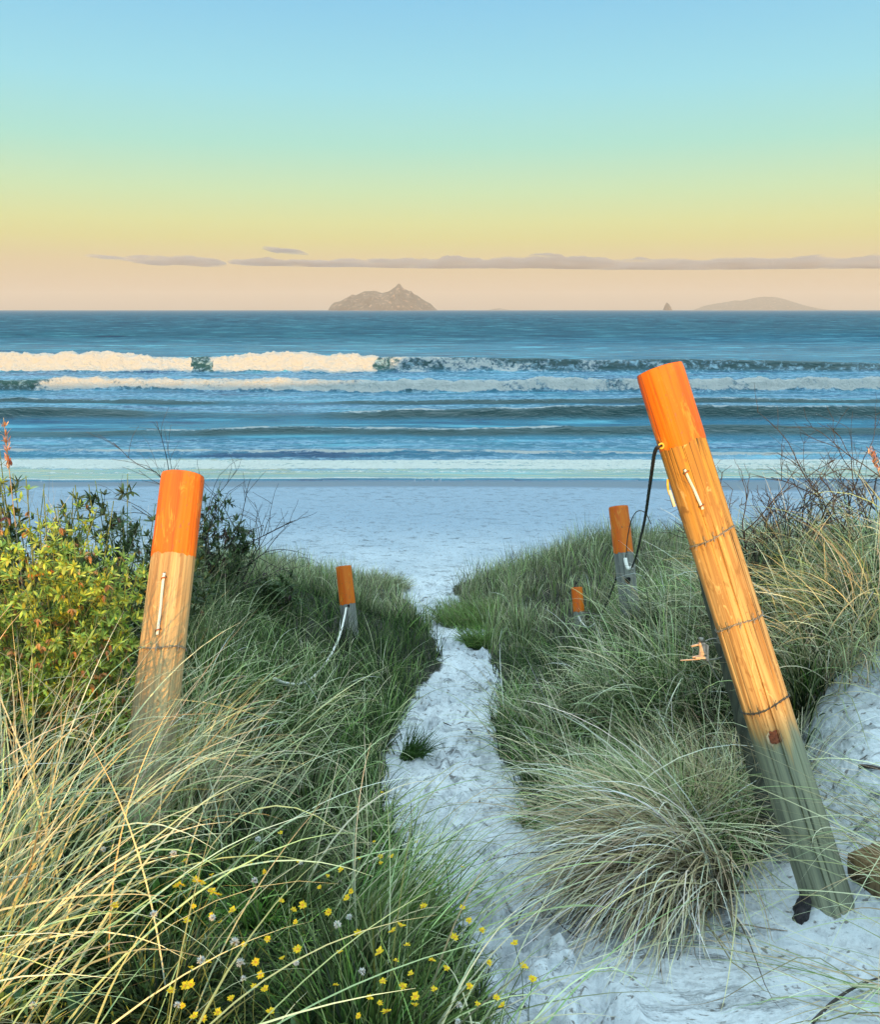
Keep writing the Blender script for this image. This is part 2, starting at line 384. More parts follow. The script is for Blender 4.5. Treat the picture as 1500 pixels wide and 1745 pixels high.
M['wood_r'] = mat_wood('weathered_pine', (0.46, 0.27, 0.10), (0.60, 0.42, 0.19), (0.22, 0.11, 0.035), 0.9, (1.16, 1.25), (1.65, 2.3, (0.54, 0.25, 0.03)))  # green low down is algae plus shade put in below the sun line
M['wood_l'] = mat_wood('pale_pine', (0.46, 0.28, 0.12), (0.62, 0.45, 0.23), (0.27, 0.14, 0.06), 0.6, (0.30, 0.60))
M['wood_g'] = mat_wood('grey_wood', (0.20, 0.20, 0.18), (0.30, 0.30, 0.26), (0.09, 0.09, 0.085))
M['wood_shade'] = mat_wood('shaded_wood', (0.07, 0.075, 0.055), (0.11, 0.11, 0.08), (0.03, 0.03, 0.025))  # shade on the rear post put into the wood colour
M['wood_b'] = mat_wood('brown_wood', (0.22, 0.13, 0.06), (0.30, 0.20, 0.10), (0.10, 0.06, 0.03))
M['paint'] = mat_paint()
M['endgrain'] = simple('end_grain', (0.45, 0.20, 0.07), 0.8, 0.3, 40, 0.4)
M['wire'] = simple('galvanised_wire', (0.30, 0.27, 0.23), 0.5, 0.3, 60, 0, 0.5)
M['dark_wire'] = simple('dark_wire', (0.04, 0.045, 0.05), 0.5, 0.3, 60)
M['black_rope'] = simple('black_rope', (0.015, 0.015, 0.02), 0.6, 0.3, 200, 0.3)
M['white_rope'] = simple('white_rope', (0.72, 0.70, 0.64), 0.8, 0.12, 300, 0.5)
M['rust'] = simple('rust', (0.16, 0.045, 0.018), 0.85, 0.5, 90, 0.6)
M['pale_wood'] = simple('chipped_wood', (0.50, 0.40, 0.26), 0.8, 0.25, 60, 0.4)
M['staple'] = simple('rusty_staple', (0.30, 0.09, 0.03), 0.7, 0.3, 80)
M['hole'] = simple('hole_shadow', (0.012, 0.010, 0.009), 0.9, 0.2, 20)
M['fitting'] = simple('weathered_metal', (0.52, 0.38, 0.30), 0.6, 0.2, 40, 0.2)
M['twig'] = simple('dead_twig', (0.05, 0.038, 0.034), 0.85, 0.4, 30, 0.4)
M['twig_pale'] = simple('pale_twig', (0.30, 0.24, 0.18), 0.85, 0.3, 30, 0.4)
M['stem'] = simple('green_stem', (0.12, 0.16, 0.05), 0.7, 0.3, 30)
M['stump_dark'] = simple('stump_black', (0.022, 0.018, 0.020), 0.8, 0.6, 50, 0.8)
M['plastic'] = simple('white_plastic', (0.78, 0.76, 0.68), 0.45, 0.06, 30)
M['yellow_tie'] = simple('yellow_cord', (0.72, 0.48, 0.06), 0.6, 0.15, 60)

# ------------------------------------------------------------------ ground sheet
def axis(parts):
    out = []
    for a, b, n in parts: out += list(np.linspace(a, b, n, endpoint=False))
    out.append(parts[-1][1]); return np.array(out)
gx = axis([(-140, -30, 30), (-30, -9, 60), (-9, -2.6, 110), (-2.6, 3.0, 250), (3.0, 9, 100), (9, 30, 60), (30, 140, 30)])
gy = axis([(-120, -62, 12), (-62, -28, 16), (-28, -8, 70), (-8, -2, 12), (-2, 1.5, 30), (1.5, 5.5, 200), (5.5, 14, 180), (14, 36, 190), (36, 90, 12)])
GX, GY = np.meshgrid(gx, gy)
GZ = ground_fine(GX.copy(), GY.copy())
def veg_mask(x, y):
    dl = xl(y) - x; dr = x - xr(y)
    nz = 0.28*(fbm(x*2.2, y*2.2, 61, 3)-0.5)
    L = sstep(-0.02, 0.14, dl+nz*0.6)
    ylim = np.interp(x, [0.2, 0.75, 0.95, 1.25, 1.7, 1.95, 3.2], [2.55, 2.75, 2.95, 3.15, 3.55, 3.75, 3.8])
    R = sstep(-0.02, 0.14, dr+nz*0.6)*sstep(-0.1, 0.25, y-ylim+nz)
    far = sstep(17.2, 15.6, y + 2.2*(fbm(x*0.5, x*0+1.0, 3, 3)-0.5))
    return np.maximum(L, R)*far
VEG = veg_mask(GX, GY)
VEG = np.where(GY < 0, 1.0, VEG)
shore = 30.0 + 1.2*(fbm(GX*0.05, GX*0, 77, 3)-0.5)
WET = sstep(28.0, 28.6, GY + 1.6*(fbm(GX*0.07, GX*0+4, 78, 3)-0.5) + 0.12*(fbm(GX*0.8, GX*0, 79, 3)-0.5))
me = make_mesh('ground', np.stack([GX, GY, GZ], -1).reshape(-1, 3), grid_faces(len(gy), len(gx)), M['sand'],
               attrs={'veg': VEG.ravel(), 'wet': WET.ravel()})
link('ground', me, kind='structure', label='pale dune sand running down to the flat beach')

# ------------------------------------------------------------------ sea
rows = list(np.arange(28.8, 112, 0.13)); y = rows[-1]
while y < 16000: y *= 1.014; rows.append(y)
rows = np.array(rows)
tcol = axis([(-1.9, -0.62, 60), (-0.62, 0.62, 860), (0.62, 1.9, 60)])
T_, R_ = np.meshgrid(tcol, rows)
SX = T_*R_*1.03; SY = R_.copy()
def wave(yc, xoff, h, wf, wb, jag=0.0, seed=0, amp=1.5, sc=0.03):
    c = yc + amp*(fbm(SX*sc*2.2, SX*0+seed, seed, 3)-0.5)*3.2 + 0.35*(fbm(SX*0.35, SX*0+seed, seed+9, 3)-0.5)
    s = SY - c
    p = np.where(s < 0, np.exp(-(s/wf)**2), np.exp(-(s/wb)**2))
    return s, p
z = 0.10*(fbm(SX*0.35, SY*0.9, 100, 3)-0.5) + 0.22*(fbm(SX*0.08, SY*0.28, 110, 3)-0.5)*sstep(36, 60, SY)
z = z*np.interp(SY, [30, 36, 60, 120], [0.0, 0.45, 1, 1.5])
swell = 0.0
for lam, am, ph, sk in ((23, 0.22, 0.4, 0.02), (31, 0.3, 2.0, -0.03), (14, 0.12, 5.0, 0.05)):
    swell = swell + am*np.sin(2*np.pi*(SY+SX*sk)/lam + ph + 3*fbm(SX*0.01, SY*0.01, 120, 2))
z = z + swell*sstep(102, 135, SY)*np.interp(SY, [135, 500, 1500], [0.8, 1.2, 0.0])
foam = np.zeros_like(z); lace = np.zeros_like(z); face = np.zeros_like(z)
PXs, _, _ = project(np.stack([SX, SY, z*0], -1))       # bearing along the shore only, to choose stretches of each breaker
def band(px, a, b, w): return sstep(a-w, a+w, px)*sstep(b+w, b-w, px)
jx = PXs + 60*(fbm(SX*0.35, SY*0.5, 140, 4, 0.6)-0.5)
# W1 main breaker
s, p = wave(85.6, 0, 1.0, 0.85, 5.0, seed=200, amp=0.5)
gap = band(PXs + 34*(fbm(SX*0.8, SY*0.8, 145, 4, 0.6)-0.5), 326, 366, 2)
fm = np.clip(band(jx, -4000, 642, 18), 0, 1)*(1-gap)
h1 = np.interp(PXs, [-400, 0, 330, 345, 640, 850, 1160, 1500, 2200], [1.32, 1.35, 1.38, 1.42, 1.36, 1.2, 1.1, 0.75, 0.5])*(0.88+0.24*fbm(SX*0.12, SX*0, 210, 3))
z = z + h1*p
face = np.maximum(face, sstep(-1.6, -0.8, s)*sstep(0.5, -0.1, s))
billow = (fbm(SX*1.1, SY*1.1, 220, 5, 0.65)-0.45)
roll = sstep(-1.75, -1.35, s+0.9*(fbm(SX*0.3, SX*0, 231, 4)-0.5))*sstep(1.4, 0.2, s)*fm
big = fbm(SX*0.35, SY*0.35, 222, 3)-0.5
z = z + roll*(0.05 + 0.85*billow + 0.8*big*sstep(-1.5, 0, s))
foam = np.maximum(foam, roll)
part = band(jx, 640, 1160, 25)*sstep(-2.6, -1.4, s)*sstep(1.2, 0.2, s)
foam = np.maximum(foam, part*(0.02+0.80*fbm(SX*0.42, SY*1.1, 240, 5, 0.6)*np.interp(PXs, [640, 900, 1160], [1.15, 1.0, 0.75])))
lace = np.maximum(lace, sstep(-1.2, -2.0, s)*sstep(-26, -20, s)*0.85)
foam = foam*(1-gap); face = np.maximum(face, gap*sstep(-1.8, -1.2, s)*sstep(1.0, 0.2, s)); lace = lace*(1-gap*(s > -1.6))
# W2
s, p = wave(65.0, 0, 0.6, 0.42, 3.0, seed=300, amp=1.2)
f2 = 0.12+0.88*sstep(0.40, 0.54, fbm(SX*0.07, SX*0+2, 310, 3)) ; h2 = 0.68*(0.8+0.4*fbm(SX*0.1, SX*0, 311, 3))
z = z + h2*p
roll = sstep(-0.9, -0.6, s+0.5*(fbm(SX*0.5, SX*0, 331, 3)-0.5))*sstep(2.6, 0.8, s)*f2
z = z + roll*(0.08 + 0.60*(fbm(SX*1.1, SY*1.1, 320, 5, 0.65)-0.45))
foam = np.maximum(foam, roll*(0.36+0.75*fbm(SX*0.45, SY*0.9, 322, 4, 0.6)))
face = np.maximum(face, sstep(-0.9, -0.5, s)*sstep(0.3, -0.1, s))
lace = np.maximum(lace, sstep(-0.6, 0.5, s)*sstep(26, 14, s)*0.95)
lace = np.maximum(lace, sstep(-0.9, -3.0, s)*sstep(-17, -13, s)*0.9)
# W3, W4, W5: low dark rollers with small crests
for yc, h, fa, sd, amp in ((48.0, 0.42, (560, 770), 400, 1.2), (41.6, 0.27, (600, 970), 500, 1.0), (57.0, 0.15, (0, 0), 550, 1.5), (35.4, 0.10, (-3000, 4000), 600, 0.5)):
    s, p = wave(yc, 0, h, 0.62 if h > .2 else 0.4, 1.6, seed=sd, amp=amp)
    hh = h*np.clip(-0.35+2.7*fbm(SX*0.09, SX*0, sd+5, 3), 0.05, 1.7); z = z + hh*p
    crest = sstep(-0.30, -0.05, s)*sstep(1.3, 0.3, s)
    stretch = np.clip(band(jx, fa[0], fa[1], 35) + 0.85*sstep(0.47, 0.57, fbm(SX*0.11, SX*0, sd+7, 3)), 0, 1)
    z = z + crest*stretch*0.10*fbm(SX*2, SY*2, sd+8, 3)
    foam = np.maximum(foam, crest*stretch*(0.30+0.65*fbm(SX*0.8, SY*1.1, sd+6, 4)))
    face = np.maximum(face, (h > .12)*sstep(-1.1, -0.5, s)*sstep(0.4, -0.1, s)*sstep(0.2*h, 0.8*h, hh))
    lace = lace*(1-sstep(-1.6, -1.0, s)*sstep(0.1, -0.25, s)*0.95)
lace = np.maximum(lace, 0.85*sstep(35.2, 35.8, SY)*sstep(40.6, 39.6, SY))
# swash: thin calm sheet running up the sand
ty = SY + 0.7*(fbm(SX*0.05, SX*0, 701, 3)-0.5)
calm = sstep(35.0, 34.2, ty)
edge1 = 30.1 + 1.3*(fbm(SX*0.09, SX*0, 702, 3)-0.5) + 0.12*(fbm(SX*0.6, SX*0, 703, 3)-0.5)
foam = np.maximum(foam, 0.8*sstep(0.16, 0.06, np.abs(SY-edge1-0.25)))
foam = np.maximum(foam, 0.50*sstep(0.45, 0.1, np.abs(SY-edge1-1.4+0.5*(fbm(SX*0.05, SX*0, 704, 3)-0.5))))
lace = np.maximum(lace, 0.9*sstep(31.6, 32.3, SY)*sstep(34.9, 34.5, ty))
foam = np.maximum(foam, sstep(31.5, 32.4, ty + 0.9*(fbm(SX*0.09, SX*0, 722, 3)-0.5))*sstep(34.5, 34.0, ty)*(0.34+0.42*fbm(SX*0.12, SY*1.6, 720, 4)+0.25*fbm(SX*1.2, SY*4, 721, 3)))  # foam cover that also stands for the sky shining on the sheet
z = np.where(SY < edge1, -0.25, z + 0.035 - 0.0*SY)
FAR = sstep(100, 220, SY)
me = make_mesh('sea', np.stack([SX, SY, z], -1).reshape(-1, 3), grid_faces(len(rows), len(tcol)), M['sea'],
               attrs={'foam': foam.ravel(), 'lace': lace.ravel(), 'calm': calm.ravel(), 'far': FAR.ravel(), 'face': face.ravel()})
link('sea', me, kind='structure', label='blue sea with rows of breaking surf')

# ------------------------------------------------------------------ islands
def mat_rock(name, a, b, c_):
    t = NT(name); o = t.obj()
    n = t.noise(o, 0.012, 6, 0.6); n2 = t.noise(o, 0.03, 4, 0.6)
    c = t.mix(t.rng(n, 0.42, 0.6), a, b); c = t.mix(t.rng(n2, 0.55, 0.66), c, c_)
    return t.done(t.bsdf(c, 0.95, t.bump(n2, 0.8, 12), 0.1))
M['rock'] = mat_rock('island_rock', (0.06, 0.045, 0.036), (0.11, 0.08, 0.06), (0.42, 0.27, 0.19))
def island(name, prof_px, dist, depth, label, seed, rough=1.0, zoff=528.3):
    px = np.array([p[0] for p in prof_px], float); py = np.array([p[1] for p in prof_px], float)
    X = (px-750)/F*dist*CP; Z = np.maximum((zoff-py)/F*dist, 0)
    cx = (X[0]+X[-1])/2; nx, ny = 150, 60
    u = np.linspace(X[0], X[-1], nx); v = np.linspace(-1, 1, ny); U, Vv = np.meshgrid(u, v)
    crest = np.interp(U, X, Z); w = (X[-1]-X[0])
    wid = np.sqrt(np.clip(1-((U-cx)/(w/2*1.02))**2, 0.02, 1))*depth
    sp_ = np.abs(Vv); rid = (1-sp_)**0.8
    nz = fbm(U/w*14, Vv*4, seed, 5)-0.5
    H = crest*np.clip(rid*(1+rough*0.7*nz*sp_*2.2), 0, 1.0) - 6*(sp_ > 0.97)
    V = np.stack([U-cx, Vv*wid, H-2], -1).reshape(-1, 3)
    me = make_mesh(name, V, grid_faces(ny, nx), M['rock'])
    o = link(name, me, **tagp(label, 'island')); o.location = (cx, dist, 0); return o
island('island', [(560,529),(563,521),(570,515),(580,513),(592,507),(601,502),(608,503),(615,500),(622,496.5),(632,496.5),(640,496),(646,498),(652,499.5),(658,498),(664,496.5),(670,492.5),(675,489),(679,484.5),(682,484.5),(686,490),(692,494),(698,496.5),(701,496),(704,500),(711,503.5),(718,508),(726,513),(734,517),(740,523),(747,529)],
       8000, 420, 'large rocky brown island with a pointed central peak', 900)
island('island', [(1184,528),(1200,521),(1222,517),(1240,514.5),(1252,512),(1262,513),(1280,509),(1300,506),(1318,506.5),(1335,510),(1355,516),(1375,522),(1395,526),(1420,528.3)],
       14500, 800, 'long pale low island fading into haze behind the leaning post', 950, 0.5)
island('sea_stack', [(1130,528.5),(1131.5,524),(1133,519),(1135,515.5),(1137,515.2),(1140,518),(1143,522),(1146,528.5)],
       8300, 45, 'small steep rock stack rising alone from the sea', 970, 0.6)
island('island', [(832,528.3),(842,526),(852,524.8),(860,526.4),(872,528.3)], 15000, 150, 'tiny faint island just right of the peaked island', 980, 0.3)

# ------------------------------------------------------------------ haze
mb = MB(); mbx = (-15500, 15500, -75, 17500, -4, 330)
mb.add([(mbx[i], mbx[2+j], mbx[4+k]) for i in (0, 1) for j in (0, 1) for k in (0, 1)],
       [(0,1,3,2),(4,6,7,5),(0,4,5,1),(2,3,7,6),(0,2,6,4),(1,5,7,3)])
hz = NT('haze_air')
pv = hz.n('ShaderNodeVolumePrincipled', Color=(0.95, 0.80, 0.70, 1), Density=8.0e-5, Anisotropy=0.0)
hz.t.links.new(pv.outputs[0], hz.out.inputs['Volume'])
mb.build('haze', hz.m, None, False, kind='stuff', label='thin evening haze over the sea')

# ------------------------------------------------------------------ cloud bank low over the horizon
def cloud(prof, dist, seed, label, dens):
    """prof: (px, py_top, py_bottom)"""
    px = np.array([p[0] for p in prof], float); n = max(60, int((px[-1]-px[0])/3.0)); q = np.linspace(px[0], px[-1], n)
    top = np.interp(q, px, [p[1] for p in prof]); bot = np.interp(q, px, [p[2] for p in prof])
    th = bot-top; env = np.clip(th/6, 0.25, 1)
    top = top - env*9.0*(fbm(q*0.035, q*0, seed, 5, 0.62)-0.48); bot = bot + env*1.0*(fbm(q*0.03, q*0, seed+3, 3)-0.5)
    el = lambda p: np.tan(np.arctan((872.5-p)/F) - PITCH)
    top = bot - (bot-top)*np.clip(0.45+0.9*fbm(q*0.022, q*0, seed+11, 5, 0.65), 0.2, 1.2)
    top = top-1.2; X = (q-750)/F*dist*CP; zt = el(top)*dist*1.0+5.8; zb = el(bot)*dist+5.8; zt = np.maximum(zt, zb+8)
    m = 16; V = []
    for i in range(n):
        tap = min(1, i/4+0.02, (n-1-i)/4+0.02); zc = zb[i] + 0.25*(zt[i]-zb[i])
        for k in range(m):
            a = 2*math.pi*k/m; c_, s_ = math.cos(a), math.sin(a)
            z_ = zc + (s_*(zt[i]-zc) if s_ > 0 else s_*(zc-zb[i]))*tap
            V.append((X[i], dist + 1100*c_*tap, z_))
    V = np.array(V); mid = V.mean(0); V = V-mid
    Fc = [(i*m+k, i*m+(k+1) % m, (i+1)*m+(k+1) % m, (i+1)*m+k) for i in range(n-1) for k in range(m)]
    Fc += [tuple(range(m))[::-1], tuple((n-1)*m+k for k in range(m))]
    mb = MB(); mb.add(V, Fc)
    t = NT('cloud_vapour'); nz_ = t.noise(t.mapping(t.obj(), (1/900, 1/900, 1/110)), 1.0, 5, 0.62)
    p = t.n('ShaderNodeVolumePrincipled', Color=(0.50, 0.50, 0.55, 1), Density=t.rng(nz_, 0.38, 0.62, 0.0, dens*2.0), Anisotropy=0.0)
    t.m.cycles.volume_step_rate = 0.02
    t.links = None
    t.t.links.new(p.outputs[0], t.out.inputs['Volume'])
    o = mb.build('cloud', t.m, None, True, **tagp(label, 'cloud')); o.location = mid; return o
cloud([(396,450,451),(420,443,451),(440,442,452),(470,443,452),(520,444,453),(560,443,454),(620,443,454),(680,442,456),(770,437,457),(800,441,457),(850,441,457),(915,435,457),(960,440,458),(1050,440,459),(1150,438,459),(1230,441,459),(1300,440,458),(1420,438,458),(1480,434,457),(1560,436,457),(1700,440,456),(1900,446,455)],
      21000, 1200, 'long grey-mauve cloud bank stretching low above the horizon', 0.0026)
cloud([(228,447,448),(240,437,449),(262,436,452),(300,437,451),(320,434,452),(345,436,454),(370,438,453),(386,445,450)], 21500, 1220, 'short lumpy grey cloud left of the long bank', 0.0022)
cloud([(168,438,439),(176,436,441),(190,437,441),(215,440,442),(228,440,441)], 21000, 1240, 'faint thin wisp at the left end of the clouds', 0.0018)
cloud([(458,427,428),(466,423,429),(490,424,430),(505,427,431),(524,430,431)], 21200, 1260, 'small dark sliver of cloud above the long bank', 0.0026)
#VEGETATION
# ------------------------------------------------------------------ blades
def ribbons(root, az, lean, curl, L, W, c0, c1, segs=6, pw=1.3, roll=None, kink=0.14, clamp=True, flat=0.012, drift=None, belly=False):
    """blades as tapered curved strips; returns V, F, col"""
    n = len(root); az = np.asarray(az, float)
    P = np.zeros((n, segs+1, 3)); P[:, 0] = root
    T = np.zeros((n, segs+1, 3)); A = np.zeros((n, segs+1))
    if drift is None: drift = RNG.normal(0, 0.35, n)
    kk = np.where(RNG.random(n) < kink, RNG.uniform(0.5, 1.5, n), 0.0); kf = RNG.uniform(0.3, 0.8, n)
    for k in range(segs+1):
        f = k/segs; th = lean + curl*f**pw + kk*(f > kf); a = az + drift*f
        A[:, k] = a
        T[:, k] = np.stack([np.sin(th)*np.cos(a), np.sin(th)*np.sin(a), np.cos(th)], -1)
    for k in range(segs): P[:, k+1] = P[:, k] + 0.5*(T[:, k]+T[:, k+1])*(L/segs)[:, None]
    if clamp:
        g = ground(P[:, 1:, 0], P[:, 1:, 1]) + flat + RNG.uniform(0, 0.03, (n, 1))
        P[:, 1:, 2] = np.maximum(P[:, 1:, 2], g)
    if roll is None: roll = RNG.uniform(-0.9, 0.9, n)
    side = np.stack([-np.sin(A), np.cos(A), 0*A], -1); nor = np.cross(T, side)
    rr = roll[:, None, None] + np.linspace(0, 1, segs+1)[None, :, None]*RNG.normal(0, 0.5, n)[:, None, None]
    wv = side*np.cos(rr) + nor*np.sin(rr)
    f = np.linspace(0, 1, segs+1)
    prof_w = (np.sin(np.pi*np.clip(f*0.92+0.08, 0, 1))**0.7 + 0.02) if belly else (1-f**2.2)*0.94+0.06
    w = 0.5*W[:, None]*prof_w[None, :]
    V = np.stack([P - wv*w[..., None], P + wv*w[..., None]], 2).reshape(-1, 3)
    base = (np.arange(n)*(segs+1)*2)[:, None]; k = np.arange(segs)[None, :]*2
    a = base+k; Fq = np.stack([a, a+1, a+3, a+2], -1).reshape(-1, 4)
    col = c0[:, None, :]*(1-f)[None, :, None] + c1[:, None, :]*f[None, :, None]
    col = np.repeat(col[:, :, None, :], 2, 2).reshape(-1, 3)
    return V, Fq, np.clip(col, 0.003, 0.9)
def join(parts):
    V, Fq, Cc, n = [], [], [], 0
    for v, f, c in parts: V.append(v); Fq.append(f+n); Cc.append(c); n += len(v)
    return np.concatenate(V), np.concatenate(Fq), np.concatenate(Cc)
def blades_obj(name, parts, mat='blade', parent=None, origin=None, **props):
    V, Fq, cc = join(parts)
    if origin is not None: V = V - np.asarray(origin)
    me = make_mesh(name, V, Fq, M[mat], attrs={'col': cc})
    o = link(name, me, parent, **props)
    if origin is not None and parent is None: o.location = origin
    return o
def pal(cols, n, jit=0.12):
    cols = np.array(cols, float); i = RNG.integers(0, len(cols), n)
    return cols[i]*np.clip(np.exp(RNG.normal(-0.05, jit*2.8, (n, 1))), 0.4, 1.7)*RNG.uniform(1-jit, 1+jit, (n, 3))
DK = [(0.018,0.035,0.012),(0.03,0.055,0.016),(0.012,0.022,0.010)]  # near-black greens: shade between the blades put into their colour
DG = [(0.022,0.062,0.010),(0.040,0.098,0.014),(0.06,0.125,0.022),(0.016,0.038,0.009)]
MG = [(0.15,0.27,0.05),(0.08,0.18,0.03),(0.28,0.40,0.11),(0.19,0.24,0.08)]
PG = [(0.46,0.56,0.26),(0.60,0.64,0.38),(0.32,0.44,0.18),(0.74,0.72,0.50)]
ST = [(0.66,0.55,0.32),(0.50,0.40,0.22),(0.80,0.70,0.48),(0.34,0.25,0.14)]
OL = [(0.22,0.24,0.12),(0.28,0.26,0.15),(0.18,0.22,0.10),(0.32,0.28,0.18)]

def scatter(n, y0, y1, side, inset=0.0, pw=1.3, xmax=None, dens=None, clump=0.0):
    """roots in world space; side -1 left of the path, +1 right; density falls with distance"""
    out = []; need = n
    while need > 0:
        m = need*4+200; u = RNG.random(m)
        y = (y0**(1-pw)+u*(y1**(1-pw)-y0**(1-pw)))**(1/(1-pw)) if abs(pw-1) > 1e-3 else y0*(y1/y0)**u
        half = 0.60*(y+1.5) + 0.25
        x = RNG.uniform(-1, 1, m)*half
        if side < 0: ok = x < xl(y)-inset
        else: ok = x > xr(y)+inset
        vm = veg_mask(x, y); ok &= RNG.random(m) < vm
        if dens is not None: ok &= RNG.random(m) < dens(x, y)
        if clump > 0: ok &= RNG.random(m) < (1-clump) + clump*sstep(0.40, 0.60, fbm(x*3.5, y*3.5, 55, 2))
        x, y = x[ok][:need], y[ok][:need]; out.append(np.stack([x, y], 1)); need -= len(x)
    p = np.concatenate(out)[:n]; return np.c_[p, ground(p[:, 0], p[:, 1]) - 0.012]
def U(a, b, n): return RNG.uniform(a, b, n)
def hidden_keep(n): return None
def patch(y): return y

# turf of the banks: short dense leaves so that no soil shows
def clumps(x, y, size, seed):
    """nearest centre of a jittered lattice of tussocks: offset, distance and a number per tussock"""
    ix, iy = np.floor(x/size), np.floor(y/size); best = np.full(x.shape, 1e9); bx = np.zeros_like(x); by = np.zeros_like(x); idn = np.zeros_like(x)
    for dx in (-1, 0, 1):
        for dy in (-1, 0, 1):
            jx_, jy_ = ix+dx, iy+dy
            cx = (jx_+hsh(jx_, jy_, seed))*size; cy = (jy_+hsh(jx_, jy_, seed+1))*size
            d = np.hypot(x-cx, y-cy); m = d < best
            best = np.where(m, d, best); bx = np.where(m, cx, bx); by = np.where(m, cy, by); idn = np.where(m, hsh(jx_, jy_, seed+2), idn)
    return x-bx, y-by, best, idn
def turf(n, y0, y1, side, pw, L, W, cols, tips, **kw):
    r = scatter(n, y0, y1, side, 0.02, pw, clump=kw.pop('clump', 0.0), dens=kw.pop('dens', None)); m = len(r)
    size = kw.get('size', 0.34); ox, oy, d, idn = clumps(r[:, 0], r[:, 1], size, 4242)
    f = np.clip(d/(size*0.75), 0, 1)
    pull = 0.55*(1-f)                                   # roots gather towards the middle of their tussock
    r[:, 0] -= ox*pull; r[:, 1] -= oy*pull; r[:, 2] = ground(r[:, 0], r[:, 1]) - 0.012
    az = np.arctan2(oy, ox) + RNG.normal(0, 0.75, m)
    if 'az' in kw: az = np.where(RNG.random(m) < 0.6, RNG.normal(kw['az'], kw.get('azs', 0.8), m), az)
    h = (0.6+0.75*idn)*(1.12-0.35*f)
    tone = (0.55+0.85*((idn*7.13) % 1.0))[:, None]*RNG.uniform(0.8, 1.2, (m, 1))
    l0, l1 = kw.get('lean', (0.05, 0.6)); lean = U(l0, l1, m)*(0.45+0.9*f)
    dry = (((idn*13.7) % 1.0) > 0.72)[:, None]*0.6
    c1 = pal(tips, m); c1 = c1*(1-dry*0.5) + c1.mean(1, keepdims=True)*np.array([[1.25, 1.05, 0.75]])*dry*0.5
    return ribbons(r, az, lean, U(*kw.get('curl', (0.2, 1.3)), m), U(*L, m)*h, U(*W, m), pal(cols, m)*tone*0.8, c1*tone, segs=kw.get('segs', 5))  # dark bases and pale tips put light and shade between blades into colour
NQ = 1.0
def bushgap(x, y): return 1 - 0.93*np.exp(-(((x+1.45)/0.75)**2+((y-3.15)/0.45)**2)**2)
def shortness(x, y): return 0.45+0.55*sstep(0.0, -1.0, x + 0.35*(y-1.6))
def low(parts): return parts
near_left = [
  turf(12000, 1.25, 4.2, -1, 1.3, (0.06, 0.16), (0.007, 0.013), DK+DG, DG, segs=4),
  turf(9000, 1.25, 4.4, -1, 1.3, (0.10, 0.30), (0.004, 0.007), DK, DG+MG, segs=5, lean=(0.1, 0.9)),
  turf(6500, 1.25, 3.2, -1, 1.3, (0.12, 0.26), (0.005, 0.009), DG, MG+[(0.22,0.42,0.08),(0.26,0.46,0.10)], segs=5, lean=(0.0, 0.8), clump=0.5, dens=lambda x, y: sstep(-1.5, -0.5, x)),
  turf(9000, 1.25, 3.0, -1, 1.3, (0.05, 0.12), (0.010, 0.017), DG, [(0.20,0.42,0.06),(0.28,0.50,0.09),(0.14,0.32,0.05)], segs=3, lean=(0.2, 1.2), dens=lambda x, y: sstep(-1.7, -0.4, x)),
  turf(1500, 1.35, 4.6, -1, 1.25, (0.25, 0.60), (0.004, 0.0065), MG, PG, az=0.3, azs=1.2, lean=(0.3, 1.1), curl=(0.3, 1.5), segs=8, clump=0.8),
]
def long_blades(n, y0, y1, side, L, W, az, azs, lean, curl, cols, tips, dens=None, pw=1.2):
    r = scatter(n, y0, y1, side, 0.05, pw, dens=dens, clump=0.9); m = len(r)
    return ribbons(r, RNG.normal(az, azs, m), U(*lean, m), U(*curl, m), U(*L, m), U(*W, m), pal(cols, m), pal(tips, m), segs=11, pw=1.6, kink=0.05)
leftward = lambda x, y: sstep(-0.45, -1.25, x + (y-1.8)*0.25)*bushgap(x, y)
near_left.append(long_blades(900, 1.3, 3.9, -1, (0.5, 1.0), (0.0042, 0.0072), 0.35, 0.55, (0.15, 0.75), (0.5, 1.7), PG, PG+ST, leftward))
near_left.append(long_blades(520, 1.6, 4.2, -1, (0.5, 0.95), (0.004, 0.0070), 1.3, 1.6, (0.0, 0.5), (0.1, 0.9), PG+ST, ST, leftward))
near_left.append(long_blades(240, 1.5, 3.6, -1, (0.5, 1.0), (0.004, 0.0065), 0.3, 0.5, (0.5, 1.0), (0.5, 1.6), PG, PG, None))
blades_obj('grass', near_left, kind='stuff', label='long arching dune grass and low herbs left of the path')
mid_left = [
  turf(1500, 3.0, 6.0, -1, 1.3, (0.35, 0.70), (0.0045, 0.0065), PG, PG+ST, lean=(0.2, 1.0), curl=(0.6, 2.0), segs=9),
  turf(12000, 4.0, 10.5, -1, 1.3, (0.12, 0.30), (0.005, 0.009), DK, DK, segs=4),  # dark under-layer painting the shade low in the grass
  turf(18000, 3.8, 10.5, -1, 1.35, (0.22, 0.46), (0.005, 0.008), DK+DG, DG+MG, lean=(0.05, 0.55), clump=0.3),
  turf(4000, 3.6, 7.5, -1, 1.3, (0.35, 0.60), (0.004, 0.0065), MG, PG, lean=(0.1, 0.8), curl=(0.5, 1.8), segs=8, clump=0.7),
]
blades_obj('grass', mid_left, kind='stuff', label='dense dark green grass on the left bank')
far_left = [turf(14000, 10.0, 17.5, -1, 1.2, (0.24, 0.44), (0.006, 0.010), MG+OL, OL+PG, lean=(0.0, 0.4), curl=(0.1, 0.8), segs=4)]
blades_obj('grass', far_left, kind='stuff', label='pale olive grass on the far left dune edge')
